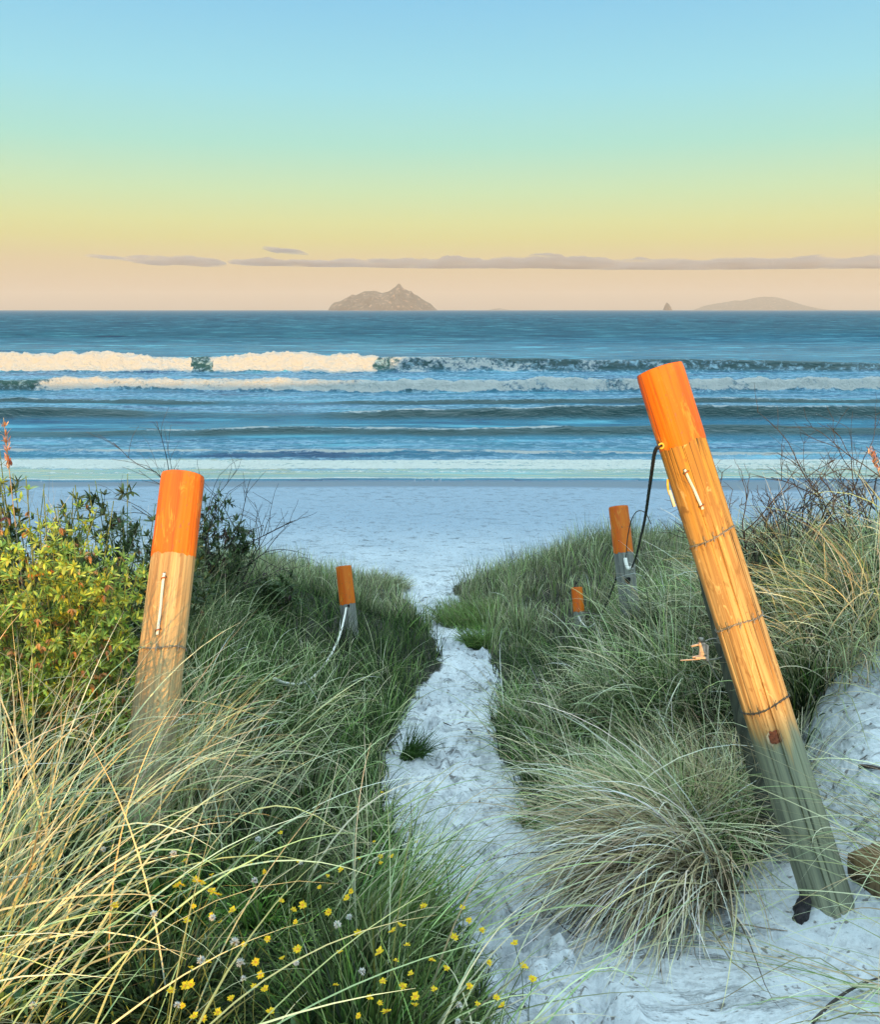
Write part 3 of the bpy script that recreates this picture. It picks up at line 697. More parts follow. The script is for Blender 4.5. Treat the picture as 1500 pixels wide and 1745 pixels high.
mid_right = [
  turf(3600, 2.9, 6.5, 1, 1.3, (0.40, 0.80), (0.0045, 0.0070), ST+DG, [(0.80,0.78,0.64),(0.70,0.66,0.5)]+PG, lean=(0.2, 1.0), curl=(0.6, 2.0), segs=9),
  turf(14000, 2.7, 9.5, 1, 1.4, (0.12, 0.30), (0.005, 0.009), DK, DK, segs=4),  # dark under-layer, shade of the gaps put into leaf colour
  turf(16000, 2.8, 9.5, 1, 1.4, (0.22, 0.48), (0.0045, 0.0075), DK+DG, DG+MG, lean=(0.05, 0.6), clump=0.3, dens=lambda x, y: 1-0.97*np.exp(-(((x-1.5)/0.4)**2+((y-8.9)/1.0)**2)**2)),
  turf(7000, 2.9, 7.0, 1, 1.35, (0.32, 0.62), (0.004, 0.006), DG+MG, PG, az=2.9, azs=1.3, lean=(0.1, 0.8), curl=(0.6, 2.0), segs=8, clump=0.5),
  turf(4200, 3.0, 6.5, 1, 1.3, (0.35, 0.75), (0.004, 0.006), PG, PG+ST, az=1.5, azs=2.0, lean=(0.1, 0.8), curl=(0.4, 1.8), segs=9, clump=0.5, dens=lambda x, y: sstep(0.5, 1.6, x)),
]
def postgap(x, y): return 1-np.exp(-((x-1.5)/0.35)**2-((y-9.0)/0.8)**2)
blades_obj('grass', mid_right, kind='stuff', label='tangled green and straw grass on the right bank')
far_right = [turf(21000, 8.8, 17.5, 1, 1.2, (0.24, 0.46), (0.006, 0.010), MG+OL, OL+PG, lean=(0.0, 0.45), curl=(0.1, 0.9), segs=4, dens=lambda x, y: 1-0.97*np.exp(-(((x-1.5)/0.4)**2+((y-8.9)/0.9)**2)**2))]
blades_obj('grass', far_right, kind='stuff', label='pale olive grass on the far right dune')

# unseen grass added on the crest behind the camera to fray the shadow edge
n_ = 5200; rx = RNG.uniform(-9, 9, n_); ry = RNG.normal(-18, 0.9, n_); rc = np.c_[rx, ry, ground(rx, ry)-0.01]
hh_ = 0.25+1.1*sstep(0.35, 0.7, fbm(rx*0.9, rx*0+2, 15, 3))
blades_obj('grass', [ribbons(rc, U(0, 6.28, n_), U(0, .4, n_), U(.1, .9, n_), U(.18, .42, n_)*hh_, U(.006, .012, n_), pal(DG, n_), pal(MG, n_), segs=4)], kind='stuff', label='unseen grass added on the rear crest to fray the shadow edge')

# ------------------------------------------------------------------ separate tussocks
def gpt(px, py, ylo=1.2, yhi=28):
    """where the ray through a photograph point meets the dune"""
    t = np.linspace(ylo, yhi, 4000); d = (py-872.5)/F; k = (-SP-d*CP)/(CP-d*SP); kx = (px-750)/F/(CP-d*SP)
    zz = ground(kx*t, t); i = int(np.argmax(5.8+k*t < zz)); y = t[i]; return np.array([kx*y, y, zz[i]])
def tussock(c, n, spread, L, W, az, azs, lean, curl, cols, tips, label, group=None, cat='grass tussock', segs=10, pw=1.4):
    c = np.asarray(c, float)
    a = U(0, 2*np.pi, n); r_ = spread*np.sqrt(RNG.random(n)); root = np.c_[c[0]+r_*np.cos(a), c[1]+r_*np.sin(a), np.zeros(n)]
    root[:, 2] = ground(root[:, 0], root[:, 1]) - 0.01
    azz = RNG.normal(az, azs, n) if azs < 3 else a + RNG.normal(0, 0.5, n)
    p = ribbons(root, azz, U(*lean, n), U(*curl, n), U(*L, n), U(*W, n), pal(cols, n), pal(tips, n), segs=segs, pw=pw)
    return blades_obj('grass_tussock', [p], origin=c, **tagp(label, cat, group))
E0 = gpt(1215, 1470)
tussock((0.98, 3.02, float(ground(.98, 3.02))), 1050, 0.17, (0.45, 1.0), (0.0045, 0.0075), 3.70, 0.38, (0.25, 1.0), (1.1, 2.1), ST[:1]+[(0.10,0.08,0.05),(0.20,0.16,0.10)], ST+[(0.80,0.78,0.66),(0.84,0.82,0.72),(0.12,0.09,0.06)], 'drooping straw coloured tussock leaning over the sand beside the big post')
tussock((1.02, 3.00, float(ground(1.02, 3.00))), 150, 0.16, (0.8, 1.2), (0.004, 0.0065), 3.5, 0.45, (0.3, 1.0), (0.9, 1.8), ST, ST+[(0.80,0.78,0.66)], 'long loose straw blades straggling out of the drooping tussock')
tussock((0.86, 3.34, float(ground(.86, 3.34))), 1300, 0.20, (0.35, 0.62), (0.0036, 0.0055), 2.9, 0.9, (0.0, 0.6), (0.4, 1.4), DG+MG, PG, 'upright green tussock standing behind the drooping straw one')
tussock((1.22, 3.42, float(ground(1.22, 3.42))), 700, 0.20, (0.35, 0.70), (0.0036, 0.0055), 3.0, 1.2, (0.1, 0.8), (0.5, 1.8), ST+PG, ST, 'straw tussock tucked behind the foot of the big leaning post')
tussock((1.85, 3.85, float(ground(1.85, 3.85))), 500, 0.28, (0.35, 0.75), (0.0036, 0.0055), 3.4, 1.2, (0.1, 0.9), (0.5, 1.8), ST+PG, ST+PG, 'pale straw tussock right of the big leaning post above the sand bank')
tussock((-1.02, 2.98, float(ground(-1.02, 2.98))), 420, 0.22, (0.35, 0.72), (0.004, 0.0065), 0.6, 1.0, (0.05, 0.8), (0.4, 1.6), PG+ST, ST+PG, 'golden tipped tussock in front of the foot of the sunlit post')
tussock(gpt(905, 1408), 130, 0.05, (0.08, 0.20), (0.004, 0.006), 0, 9, (0.1, 1.0), (0.1, 0.8), DG, MG, 'small dark green tuft alone in the sand at the path edge', segs=5)
tussock(gpt(700, 1290), 260, 0.08, (0.14, 0.30), (0.004, 0.006), 0.2, 0.8, (0.2, 1.1), (0.2, 1.0), DG, DG, 'dark stiff tuft overhanging the narrow part of the path', segs=6)
tussock(gpt(800, 1062), 1500, 0.42, (0.25, 0.45), (0.006, 0.010), 3.0, 1.4, (0.1, 0.8), (0.2, 1.2), MG, OL+MG, 'grey green clump on the right where the path meets the beach', segs=6)
tussock(gpt(655, 1000), 900, 0.40, (0.2, 0.38), (0.006, 0.010), 0.0, 1.2, (0.1, 0.9), (0.2, 1.2), OL, OL+PG, 'pale clump spilling onto the beach at the left dune end', segs=6)
tussock(gpt(820, 1100), 700, 0.20, (0.18, 0.36), (0.005, 0.008), 3.1, 1.2, (0.2, 0.9), (0.3, 1.2), DG, MG, 'dark green clump on the right path edge below the grey green one', segs=6)
tussock(gpt(640, 1600), 240, 0.14, (0.30, 0.60), (0.004, 0.006), 0.5, 0.40, (0.5, 1.1), (0.1, 0.8), DG+MG, MG+PG, 'blue green tuft leaning out over the sandy path in front', segs=9)
tussock((1.42, 2.10, float(ground(1.42, 2.10))), 45, 0.22, (0.5, 0.95), (0.003, 0.005), 3.35, 0.32, (0.9, 1.3), (0.1, 0.7), MG+PG+ST, PG+ST, 'sparse grass trailing across the sand from the right side', segs=11)
tussock((1.80, 2.75, float(ground(1.80, 2.75))), 120, 0.25, (0.6, 1.1), (0.003, 0.005), 3.2, 0.4, (0.7, 1.2), (0.4, 0.9), PG+ST, PG+ST, 'thin pale grass arching over the foot of the big post', segs=11)

# ------------------------------------------------------------------ posts
def post(base, top, r, band, name, label, wood, seed, group=None, crack=None, rings=150, sides=400):
    base = np.asarray(base, float); top = np.asarray(top, float); ax = top-base; Ln = np.linalg.norm(ax); ax = ax/Ln
    tc = CAM - (base+top)/2; tc = tc - ax*tc.dot(ax); tc /= np.linalg.norm(tc); xx = np.cross(-tc, ax)
    root = bpy.data.objects.new(name, None); C.objects.link(root); root.empty_display_size = 0.1
    R3 = Matrix((Vector(xx), Vector(-tc), Vector(ax))).transposed()
    root.matrix_world = Matrix.Translation(Vector(base)) @ R3.to_4x4()
    for k, v in tagp(label, 'post', group).items(): root[k] = v
    def rad(th, z_):
        rr = r*(1 + 0.022*(vn(np.cos(th)*1.5+5, z_*2.0+np.sin(th)*1.5, seed)-0.5)*2 + 0.012*(vn(th*9, z_*1.2, seed+4)-0.5)*2)
        if crack:
            for (a0, wa, zlo, zhi, dp) in crack:
                c_ = a0 + wa*(z_-zlo) + 0.05*(vn(z_*2.5, z_*0, seed+9)-0.5)
                m = sstep(zlo, zlo+0.08, z_)*sstep(zhi, zhi-0.15, z_)
                rr = rr - dp*m*np.exp(-((th-c_)/0.024)**2)
        return rr
    def seg(z0, z1, nm, mat, scale=1.0, cap=False, wob=0.0):
        nr = max(6, int(rings*(z1-z0)/Ln)); th = np.linspace(-np.pi, np.pi, sides, endpoint=False)
        zz = np.linspace(z0, z1, nr); TH, ZZ = np.meshgrid(th, zz); RR = rad(TH, ZZ)*scale
        if wob: ZZ = ZZ.copy(); ZZ[0] += 0.034*(fbm(th*2.2, th*0, seed+20, 4, 0.65)-0.5)*np.minimum(1, (np.pi-np.abs(th))*2); RR[0] *= 0.992
        if cap:
            RR = RR.copy(); RR[-1] *= 0.975; ZZ = ZZ.copy(); ZZ[-1] += 0.001
        V = np.stack([RR*np.sin(TH), -RR*np.cos(TH), ZZ], -1).reshape(-1, 3)
        me = make_mesh(nm, V, grid_faces(nr, sides, True), mat); return link(nm, me, root)
    zb = Ln-band
    seg(0, zb+0.03, 'shaft', wood); seg(zb, Ln, 'painted_top', M['paint'], 1.012, True, 1.0)
    mb = MB(); th = np.linspace(-np.pi, np.pi, sides, endpoint=False); rt = rad(th, np.full(sides, Ln))*0.987
    V = [(0, 0, Ln+0.002)] + [(0.5*rt[k]*math.sin(th[k]), -0.5*rt[k]*math.cos(th[k]), Ln+0.003*random.random()) for k in range(sides)] + [(rt[k]*math.sin(th[k]), -rt[k]*math.cos(th[k]), Ln+0.0018) for k in range(sides)]
    Fs = [(0, 1+k, 1+(k+1) % sides) for k in range(sides)] + [(1+k, 1+sides+k, 1+sides+(k+1) % sides, 1+(k+1) % sides) for k in range(sides)]
    mb.add(V, Fs); mb.build('cut_end', M['endgrain'], root)
    def surf(a, z_, off=0.0):
        q = float(rad(np.array([a]), np.array([z_]))[0]) + off; return np.array([q*math.sin(a), -q*math.cos(a), z_])
    return root, surf, Ln
def local_of(root, P): return np.array(root.matrix_world.inverted() @ Vector(P))
def wrap_wire(root, surf, z0, tilt, mat, barbs=(), label=None, phase=0.0):
    mb = MB(); n = 90
    for s in (0, 1):
        P = []
        for k in range(n+1):
            a = -math.pi + 2*math.pi*k/n; tw = a*13 + s*math.pi
            P.append(surf(a, z0 + tilt*math.sin(a+phase) + 0.0028*math.sin(tw) + 0.004*math.sin(3*a+z0*9), 0.003+0.0025*math.cos(tw)))
        tube(mb, P, 0.0014, 5)
    for a in barbs:
        zc = z0 + tilt*math.sin(a+phase)
        P = [surf(a-0.02, zc-0.016, 0.012), surf(a, zc-0.005, 0.009), surf(a+0.03, zc+0.004, 0.008), surf(a+0.05, zc, 0.003), surf(a+0.02, zc-0.004, 0.007), surf(a-0.01, zc+0.008, 0.010), surf(a+0.04, zc+0.02, 0.014)]
        tube(mb, catmull(P, 4), 0.0013, 5)
    return mb.build('wire_wrap', mat, root)
def face_rope(root, surf, a0, z0, a1, z1):
    mb = MB(); P = []
    for k in range(40):
        f = k/39; P.append(surf(a0+(a1-a0)*f, z0+(z1-z0)*f, 0.006+0.002*math.sin(f*9)))
    tube(mb, P, 0.0052, 9, twist=0.42, lumps=0.16); rp = mb.build('short_rope', M['white_rope'], root)
    for f in (0.08, 0.92):
        mb = MB(); a = a0+(a1-a0)*f; z_ = z0+(z1-z0)*f; P = []
        for k in range(9):
            u = -1+2*k/8; P.append(surf(a+u*0.10, z_+u*0.004, 0.001+0.013*(1-u**4)))
        tube(mb, P, 0.0026, 6); mb.build('staple', M['staple'], rp)
    return rp
# big leaning post on the right
TR = unproject(1124, 631, 3.30); BR = unproject(1409, 1530, 3.16); dR = (BR-TR)/np.linalg.norm(BR-TR); BR2 = BR + dR*0.60
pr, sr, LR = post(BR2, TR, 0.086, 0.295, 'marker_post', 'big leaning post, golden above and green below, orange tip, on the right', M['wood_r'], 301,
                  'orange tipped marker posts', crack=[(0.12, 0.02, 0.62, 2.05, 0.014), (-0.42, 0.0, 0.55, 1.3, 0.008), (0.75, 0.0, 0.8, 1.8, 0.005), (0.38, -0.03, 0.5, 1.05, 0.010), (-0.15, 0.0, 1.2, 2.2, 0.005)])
def along(root, px, py, dep):
    l = local_of(root, unproject(px, py, dep)); return l
def zof(px, py, dep=3.15): return float(along(pr, px, py, dep)[2])
wrap_wire(pr, sr, zof(1218, 917), 0.018, M['wire'], (-0.75, -0.3, 0.05, 0.45), phase=0.0)
wrap_wire(pr, sr, zof(1262, 1064), 0.010, M['wire'], (-0.8, -0.45, 0.0, 0.55, 0.8))
wrap_wire(pr, sr, zof(1311, 1204), 0.014, M['dark_wire'], (-0.6, -0.3, 0.35))
face_rope(pr, sr, -0.22, zof(1166, 800), -0.02, zof(1185, 872))
mb = MB(); z_ = zof(1319, 1252)
for (da, dz, wa, hz_) in ((0.0, 0.0, 0.19, 0.023), (-0.20, -0.004, 0.05, 0.015)):
    V = []; 
    for i in range(7):
        for j in range(5):
            V.append(sr(da+wa*(i/6*2-1), z_+dz+hz_*(j/4*2-1)+0.003*math.sin(i*2.1), 0.004+0.0015*math.sin(i*1.9+j*2.7)))
    mb.add(V, [(i*5+j, (i+1)*5+j, (i+1)*5+j+1, i*5+j+1) for i in range(6) for j in range(4)])
mb.build('rusty_plate', M['rust'], pr)
mb = MB(); V = []
for i in range(9):
    for j in range(7):
        V.append(sr(-0.22+0.13*(i/8*2-1), z_-0.006+0.026*(j/6*2-1)*(1-0.5*abs(i/8*2-1)), 0.0018))
mb.add(V, [(i*7+j, (i+1)*7+j, (i+1)*7+j+1, i*7+j+1) for i in range(8) for j in range(6)])
mb.build('chipped_patch', M['pale_wood'], pr)
mb = MB(); tube(mb, catmull([sr(-1.35, zof(1136, 815), 0.004), sr(-1.40, zof(1140, 830), 0.012), sr(-1.42, zof(1143, 842), 0.012)], 5), 0.0045, 6); mb.build('yellow_cord', M['yellow_tie'], pr)
mb = MB(); c0 = sr(-1.42, zof(1148, 848), 0.010); box(mb, c0, [(0.95,0.3,0),(-0.3,0.95,0),(0,0,1)], (0.004, 0.010, 0.032)); mb.build('white_tag', M['plastic'], pr)
# left post
TL = unproject(312, 812, 3.46); ML = unproject(263, 1230, 3.22); dL = (ML-TL)/np.linalg.norm(ML-TL); BL = ML + dL*0.40
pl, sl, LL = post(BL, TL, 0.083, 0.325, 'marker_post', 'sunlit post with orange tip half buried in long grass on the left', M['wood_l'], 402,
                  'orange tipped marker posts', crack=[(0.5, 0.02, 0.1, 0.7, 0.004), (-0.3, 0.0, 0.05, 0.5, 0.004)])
zl_ = lambda px, py: float(local_of(pl, unproject(px, py, 3.25))[2])
face_rope(pl, sl, -0.30, zl_(277, 975), -0.28, zl_(264, 1084))
wrap_wire(pl, sl, zl_(270, 1104), 0.006, M['wire'], (-0.25, 0.2, 0.6))
# three smaller posts
T3 = unproject(585.5, 965, 9.0); B3 = T3 + (unproject(602, 1115, 8.9)-T3)*1.25
p3, s3, L3 = post(B3, T3, 0.078, 0.39, 'marker_post', 'middle distance orange tipped post on the left bank with a white rope', M['wood_g'], 503, 'orange tipped marker posts', sides=64)
T4 = unproject(1054, 864, 7.4); B4 = T4 + (unproject(1077, 1060, 7.25)-T4)*1.35
p4, s4, L4 = post(B4, T4, 0.080, 0.39, 'marker_post', 'grey post with orange tip and dark knot hole behind the leaning post', M['wood_g'], 604, 'orange tipped marker posts', sides=64)
T5 = unproject(983, 1001, 10.2); B5 = T5 + (unproject(987, 1045, 10.15)-T5)*2.6
p5, s5, L5 = post(B5, T5, 0.063, 0.285, 'marker_post', 'shortest post, farthest away, only its orange tip above the grass', M['wood_g'], 705, 'orange tipped marker posts', sides=48)
def disc(root, surf, a, z_, r_, nm, mat, off=0.002):  # flat dark disc, colour standing for the shade inside a hole
    mb = MB(); c = surf(a, z_, off+0.001); V = [c]
    for k in range(18):
        th = 2*math.pi*k/18; q = r_*(1+0.15*math.sin(3*th)); V.append(surf(a+q*math.cos(th)/0.08, z_+q*1.3*math.sin(th), off))
    mb.add(V, [(0, 1+k, 1+(k+1) % 18) for k in range(18)]); return mb.build(nm, mat, root)
z3 = float(local_of(p3, unproject(589, 1033, 8.9))[2]); disc(p3, s3, 0.1, z3, 0.013, 'bolt_hole_shade', M['hole'])
z4 = float(local_of(p4, unproject(1067, 990, 7.3))[2]); disc(p4, s4, 0.12, z4, 0.022, 'knot_hole_shade', M['hole'])
# dark post behind the big one, its shade also put into the wood colour
TD = unproject(1210, 965, 3.85); BD = unproject(1328, 1420, 3.60)
mb = MB(); ax = BD-TD; P = [TD + ax*f for f in np.linspace(0, 1, 24)]
tube(mb, [p + np.array([0.002*math.sin(i*1.7), 0, 0]) for i, p in enumerate(P)], 0.060, 40)
mb.build('dark_post', M['wood_shade'], None, True, **tagp('dark unpainted post shaded behind the big leaning post', 'post'))

# ------------------------------------------------------------------ ropes
def rope(pts, r, mat, label, name='rope', n=10, parts=None):
    mb = MB(); P = catmull([unproject(*p) for p in pts], n); tube(mb, P, r, 8, twist=0.5, lumps=0.10)
    return mb.build(name, mat, None, True, **tagp(label, 'rope'))
rk = [(1127,757,3.22),(1122,762,3.20),(1117,768,3.24),(1112,795,3.45),(1106,840,3.9),(1098,890,4.7),(1090,925,5.7),(1083,952,6.6),(1077,967,7.1)]
rp = rope(rk, 0.0075, M['black_rope'], 'black rope sagging from the big leaning post to the grey post')
mb = MB(); tube(mb, catmull([unproject(*p) for p in [(1077,967,7.1),(1073,970,7.12),(1069,965,7.16),(1066,952,7.22)]], 8), 0.016, 8, twist=0.5, lumps=0.1); mb.build('white_end', M['white_rope'], rp)
mb = MB(); P = [unproject(1127,760,3.20) + 0.009*np.array([math.cos(a), 0.3*math.sin(2*a), math.sin(a)]) for a in np.linspace(0, 12.5, 36)]
tube(mb, P, 0.0035, 6); mb.build('yellow_knot', M['yellow_tie'], rp)
rp2 = rope([(1051,983,7.4),(1044,1003,7.8),(1033,1030,8.4),(1022,1052,9.1),(1015,1063,9.5)], 0.010, M['black_rope'], 'dark rope running down from the grey post into the grass')
mb = MB(); tube(mb, catmull([unproject(*p) for p in [(1015,1063,9.5),(1005,1069,9.8),(997,1067,9.95),(990,1058,10.05),(986,1050,10.08)]], 8), 0.013, 8, twist=0.5, lumps=0.1); mb.build('white_end', M['white_rope'], rp2)
rope([(590,1036,8.86),(587,1052,8.70),(580,1080,8.3),(566,1112,7.7),(547,1140,7.0),(528,1158,6.4),(508,1166,5.9),(485,1164,5.4),(468,1157,5.0)], 0.011, M['white_rope'], 'white rope hanging from the middle distance left post into the grass')
mb = MB(); tube(mb, catmull([unproject(*p) for p in [(1067,950,7.0),(1070,915,6.9),(1077,885,6.8),(1087,871,6.6),(1100,874,6.5),(1110,893,6.4)]], 8), 0.004, 6)
mb.build('wire_loop', M['dark_wire'], None, True, **tagp('thin dark wire looping up beside the grey post', 'wire'))

# ------------------------------------------------------------------ wire strainer on the dark post
st = bpy.data.objects.new('wire_strainer', None); C.objects.link(st)
O = unproject(1190, 1105, 3.62); st.location = O
for k, v in tagp('pinkish weathered metal wire strainer with pegs beside the leaning post', 'fence fitting').items(): st[k] = v
q = lambda px, py, d=0.0: unproject(px+6, py, 3.62+d) - O
X_, Y_, Z_ = np.array([1,0,0.]), np.array([0,CP,-SP]), np.array([0,SP,CP])
mb = MB()
for (px, py, w, h) in ((1192,1104,0.0085,0.016),(1190,1097,0.013,0.005),(1192,1113,0.012,0.005),(1199,1112,0.004,0.032),(1188,1120,0.022,0.0045)):
    box(mb, q(px, py), [X_, Y_, Z_], (w, 0.012, h))
mb.build('bracket', M['fitting'], st, False)
mb = MB(); P = [q(1189, 1096)+Z_*t for t in np.linspace(-0.055, 0.004, 12)]; 
V = []; 
for i, p in enumerate(P):
    rr = 0.007+0.006*(abs(i-5.5)/5.5)**2
    for k in range(12): th = 2*math.pi*k/12; V.append(p + rr*(math.cos(th)*X_+math.sin(th)*Y_))
mb.add(V, [(i*12+k, i*12+(k+1) % 12, (i+1)*12+(k+1) % 12, (i+1)*12+k) for i in range(11) for k in range(12)]); mb.build('spool', M['fitting'], st)
for a, b, r_ in (((1172,1101),(1186,1098),0.0045),((1174,1120),(1188,1117),0.0045),((1154,1125),(1188,1123),0.0028)):
    mb = MB(); tube(mb, [q(*a), (q(*a)+q(*b))/2, q(*b)], r_, 8); mb.build('peg', M['fitting'], st)
mb = MB(); tube(mb, [q(1189,1094), q(1189,1086)], 0.010, 6); mb.build('nut', M['wire'], st)
mb = MB()
for pts in ([(1196,1093,0),(1204,1089,.02),(1214,1088,.06),(1224,1094,.13)],[(1199,1124,0),(1212,1123,.05),(1226,1119,.13)],[(1216,1092,.03),(1219,1080,.0),(1225,1074,-.1),(1232,1074,-.3)],[(1219,1080,.02),(1217,1090,.02),(1221,1096,.05)],
            [(1200,1125,.02),(1207,1137,.03),(1213,1150,.05),(1226,1168,.08)]):
    tube(mb, catmull([q(*p) for p in pts], 6), 0.0030, 5)
mb.build('tie_wire', M['wire'], st)

# ------------------------------------------------------------------ shrubs
def branch(mb, p, d, L, r, depth, rnd, ends=None, kink=0.5, split=(2, 3), shrink=0.66):
    n = 5; P = [p]; dd = d
    for i in range(n):
        dd = dd + np.array([rnd.gauss(0, kink*0.25), rnd.gauss(0, kink*0.25), rnd.gauss(0, kink*0.18)]); dd /= np.linalg.norm(dd); P.append(P[-1]+dd*L/n)
    tube(mb, P, r, 5, 0.6)
    if ends is not None: ends.append((P[-1], dd, depth)); ends.append((P[3], dd, depth))
    if depth > 0:
        for k in range(rnd.randint(*split)):
            j = rnd.randint(2, n); nd = dd + np.array([rnd.gauss(0, .55), rnd.gauss(0, .55), rnd.gauss(0.05, .35)]); nd /= np.linalg.norm(nd)
            branch(mb, P[j], nd, L*shrink*rnd.uniform(.75, 1.15), r*0.62, depth-1, rnd, ends, kink, split, shrink)
def dead_shrub(c, h, spread, n, seed, label, group=None, depth=3, r=0.007, az=None, mat='twig'):
    rnd = random.Random(seed); c = np.asarray(c, float); mb = MB()
    for k in range(n):
        a = rnd.uniform(0, 6.28) if az is None else rnd.gauss(az, .8); q = rnd.uniform(0, spread)
        x, y = c[0]+q*math.cos(a), c[1]+q*math.sin(a)
        p = np.array([x, y, float(ground(x, y))-0.02]); d = np.array([math.cos(a)*rnd.uniform(.1, .8), math.sin(a)*rnd.uniform(.1, .6), 1.0]); d /= np.linalg.norm(d)
        branch(mb, p-c, d, h*rnd.uniform(.4, .75), r*rnd.uniform(.7, 1.1), depth, rnd)
    o = mb.build('dead_shrub', M[mat], None, True, **tagp(label, 'shrub', group)); o.location = c; return o
def at(x, y): return np.array([x, y, float(ground(x, y))])
dead_shrub(at(1.75, 5.0), 0.62, 0.20, 15, 41, 'leafless brown shrub directly behind the leaning post')
dead_shrub(at(2.15, 5.0), 0.62, 0.24, 16, 42, 'leafless shrub in the middle of the right skyline twigs')
dead_shrub(at(2.50, 4.9), 0.92, 0.15, 11, 43, 'tallest leafless twigs on the right bank, near the picture edge', depth=3)
dead_shrub(at(2.85, 5.1), 0.75, 0.2, 12, 44, 'leafless shrub at the far right end of the bank')
dead_shrub(at(-1.95, 7.4), 1.35, 0.14, 9, 45, 'bare branching twigs rising right of the sunlit post', depth=3, r=0.009)

def whorl(c, d, L, n, cols, droop=0.3, segs=3):
    """palmate leaf: n leaflets radiating round direction d"""
    d = d/np.linalg.norm(d); a = np.cross(d, [0.2, 0.3, 0.93]); a /= np.linalg.norm(a)+1e-9; b = np.cross(d, a)
    root, az, lean = [], [], []
    for k in range(n):
        th = 2*math.pi*k/n + random.uniform(-.15, .15); v = 0.72*(math.cos(th)*a+math.sin(th)*b)+0.5*d; v /= np.linalg.norm(v)
        az.append(math.atan2(v[1], v[0])); lean.append(math.acos(max(-1, min(1, v[2])))); root.append(c)
    return root, az, lean
def lupin(c, h, spread, nst, nwh, L, W, cols, label, seed, dead=0, deadcols=None, tilt=(0, 0), low=0.25, group=None):
    rnd = random.Random(seed); c = np.asarray(c, float); root = bpy.data.objects.new('lupin_bush', None); C.objects.link(root); root.location = c
    for k, v in tagp(label, 'bush', group).items(): root[k] = v
    mb = MB(); R_, A_, Ln_ = [], [], []; DR, DA, DL = [], [], []
    per = max(1, nwh//nst)
    for s in range(nst):
        a = rnd.uniform(0, 6.28); q = spread*math.sqrt(rnd.random()); top = np.array([q*math.cos(a)+tilt[0], q*math.sin(a)+tilt[1], h*rnd.uniform(.55, 1)*(1-0.35*(q/spread)**2)])
        b0 = top*np.array([.25, .25, 0]); b0[2] = -0.03
        P = catmull([b0, b0*.5+top*.5+np.array([rnd.gauss(0, .03), rnd.gauss(0, .03), -.02]), top], 5); tube(mb, P, 0.004, 5, .5)
        for w in range(per):
            f = low+(1-low)*rnd.random()**.7; p = P[min(len(P)-1, int(f*(len(P)-1)))]
            dd = np.array([rnd.gauss(0, .6), rnd.gauss(-.15, .6), rnd.uniform(.1, 1.0)]); off = dd/np.linalg.norm(dd)*rnd.uniform(.02, .07)
            if rnd.random() < .95: tube(mb, [p, p+off], 0.0012, 3, caps=False)
            r0, a0, l0 = whorl(p+off, dd, L, rnd.randint(7, 9), None)
            if rnd.random() < dead: DR += r0[:5]; DA += a0[:5]; DL += [x+rnd.uniform(.3, 1.0) for x in l0[:5]]
            else: R_ += r0; A_ += a0; Ln_ += l0
    mb.build('stems', M['stem'], root)
    n = len(R_); tone = U(.7, 1.25, n)[:, None]
    p = ribbons(np.array(R_), np.array(A_), np.array(Ln_), U(.1, .6, n), U(L*.7, L*1.15, n), U(W*.8, W*1.2, n), pal(cols, n)*tone, pal(cols, n)*tone, segs=4, kink=0, clamp=False, drift=np.zeros(n), belly=True, roll=U(-.3, .3, n))
    blades_obj('foliage', [p], 'leaf', root)
    if DR:
        n = len(DR); p = ribbons(np.array(DR), np.array(DA), np.array(DL), U(.6, 2.2, n), U(L*.6, L*1.0, n), U(W*.6, W*1.1, n), pal(deadcols, n), pal(deadcols, n), segs=5, clamp=False, belly=True)
        blades_obj('dead_leaves', [p], 'leaf', root, label='curled orange brown dead leaves')
    return root
YG = [(0.50,0.58,0.08),(0.38,0.50,0.08),(0.60,0.62,0.12),(0.24,0.36,0.07)]
DGB = [(0.05,0.09,0.03),(0.07,0.11,0.035),(0.10,0.13,0.045),(0.04,0.06,0.025)]
OD = [(0.50,0.22,0.07),(0.58,0.30,0.12),(0.40,0.16,0.05),(0.62,0.38,0.20)]
lupin(at(-1.58, 3.42), 1.12, 0.45, 80, 1500, 0.038, 0.0105, YG, 'yellow green leafy bush with orange dead leaves at the left edge', 51, 0.20, OD)
lupin(at(-1.35, 3.15), 0.72, 0.26, 34, 420, 0.038, 0.010, YG, 'bright leafy bush with drooping orange leaves in front of the dark one', 52, 0.28, OD)
lupin(at(-1.12, 3.12), 0.66, 0.08, 7, 54, 0.042, 0.011, YG, 'single upright leafy sprig left of the sunlit post', 53, 0.04, OD)
lupin(at(-1.60, 4.25), 1.02, 0.48, 56, 620, 0.052, 0.013, DGB, 'dark green bush behind the yellow green leaves', 54, 0.10, [(0.10,0.05,0.04),(0.2,0.1,0.05)])
lupin(at(-2.05, 4.0), 1.22, 0.42, 52, 640, 0.052, 0.013, DGB+YG[:1], 'tall dark bush at the top left against the sea', 55, 0.15, [(0.12,0.04,0.04),(0.3,0.12,0.06)])
lupin(at(-1.95, 7.2), 1.25, 0.48, 50, 460, 0.07, 0.016, DGB, 'dark bush right of the sunlit post against the beach', 56, 0.2, [(0.05,0.03,0.03),(0.10,0.05,0.04)])
lupin(at(-1.45, 7.5), 0.75, 0.20, 18, 110, 0.07, 0.018, DGB[:2], 'small dark leafy bush at the right end of the dark clump', 57, 0.1, [(0.05,0.03,0.03)])
tussock(at(-1.9, 4.2), 420, 0.5, (0.6, 1.05), (0.003, 0.0045), 0.5, 2.0, (0.0, 0.5), (0.1, 0.8), MG+OL, OL+ST, 'tall thin grass standing up through the left bushes', segs=7)
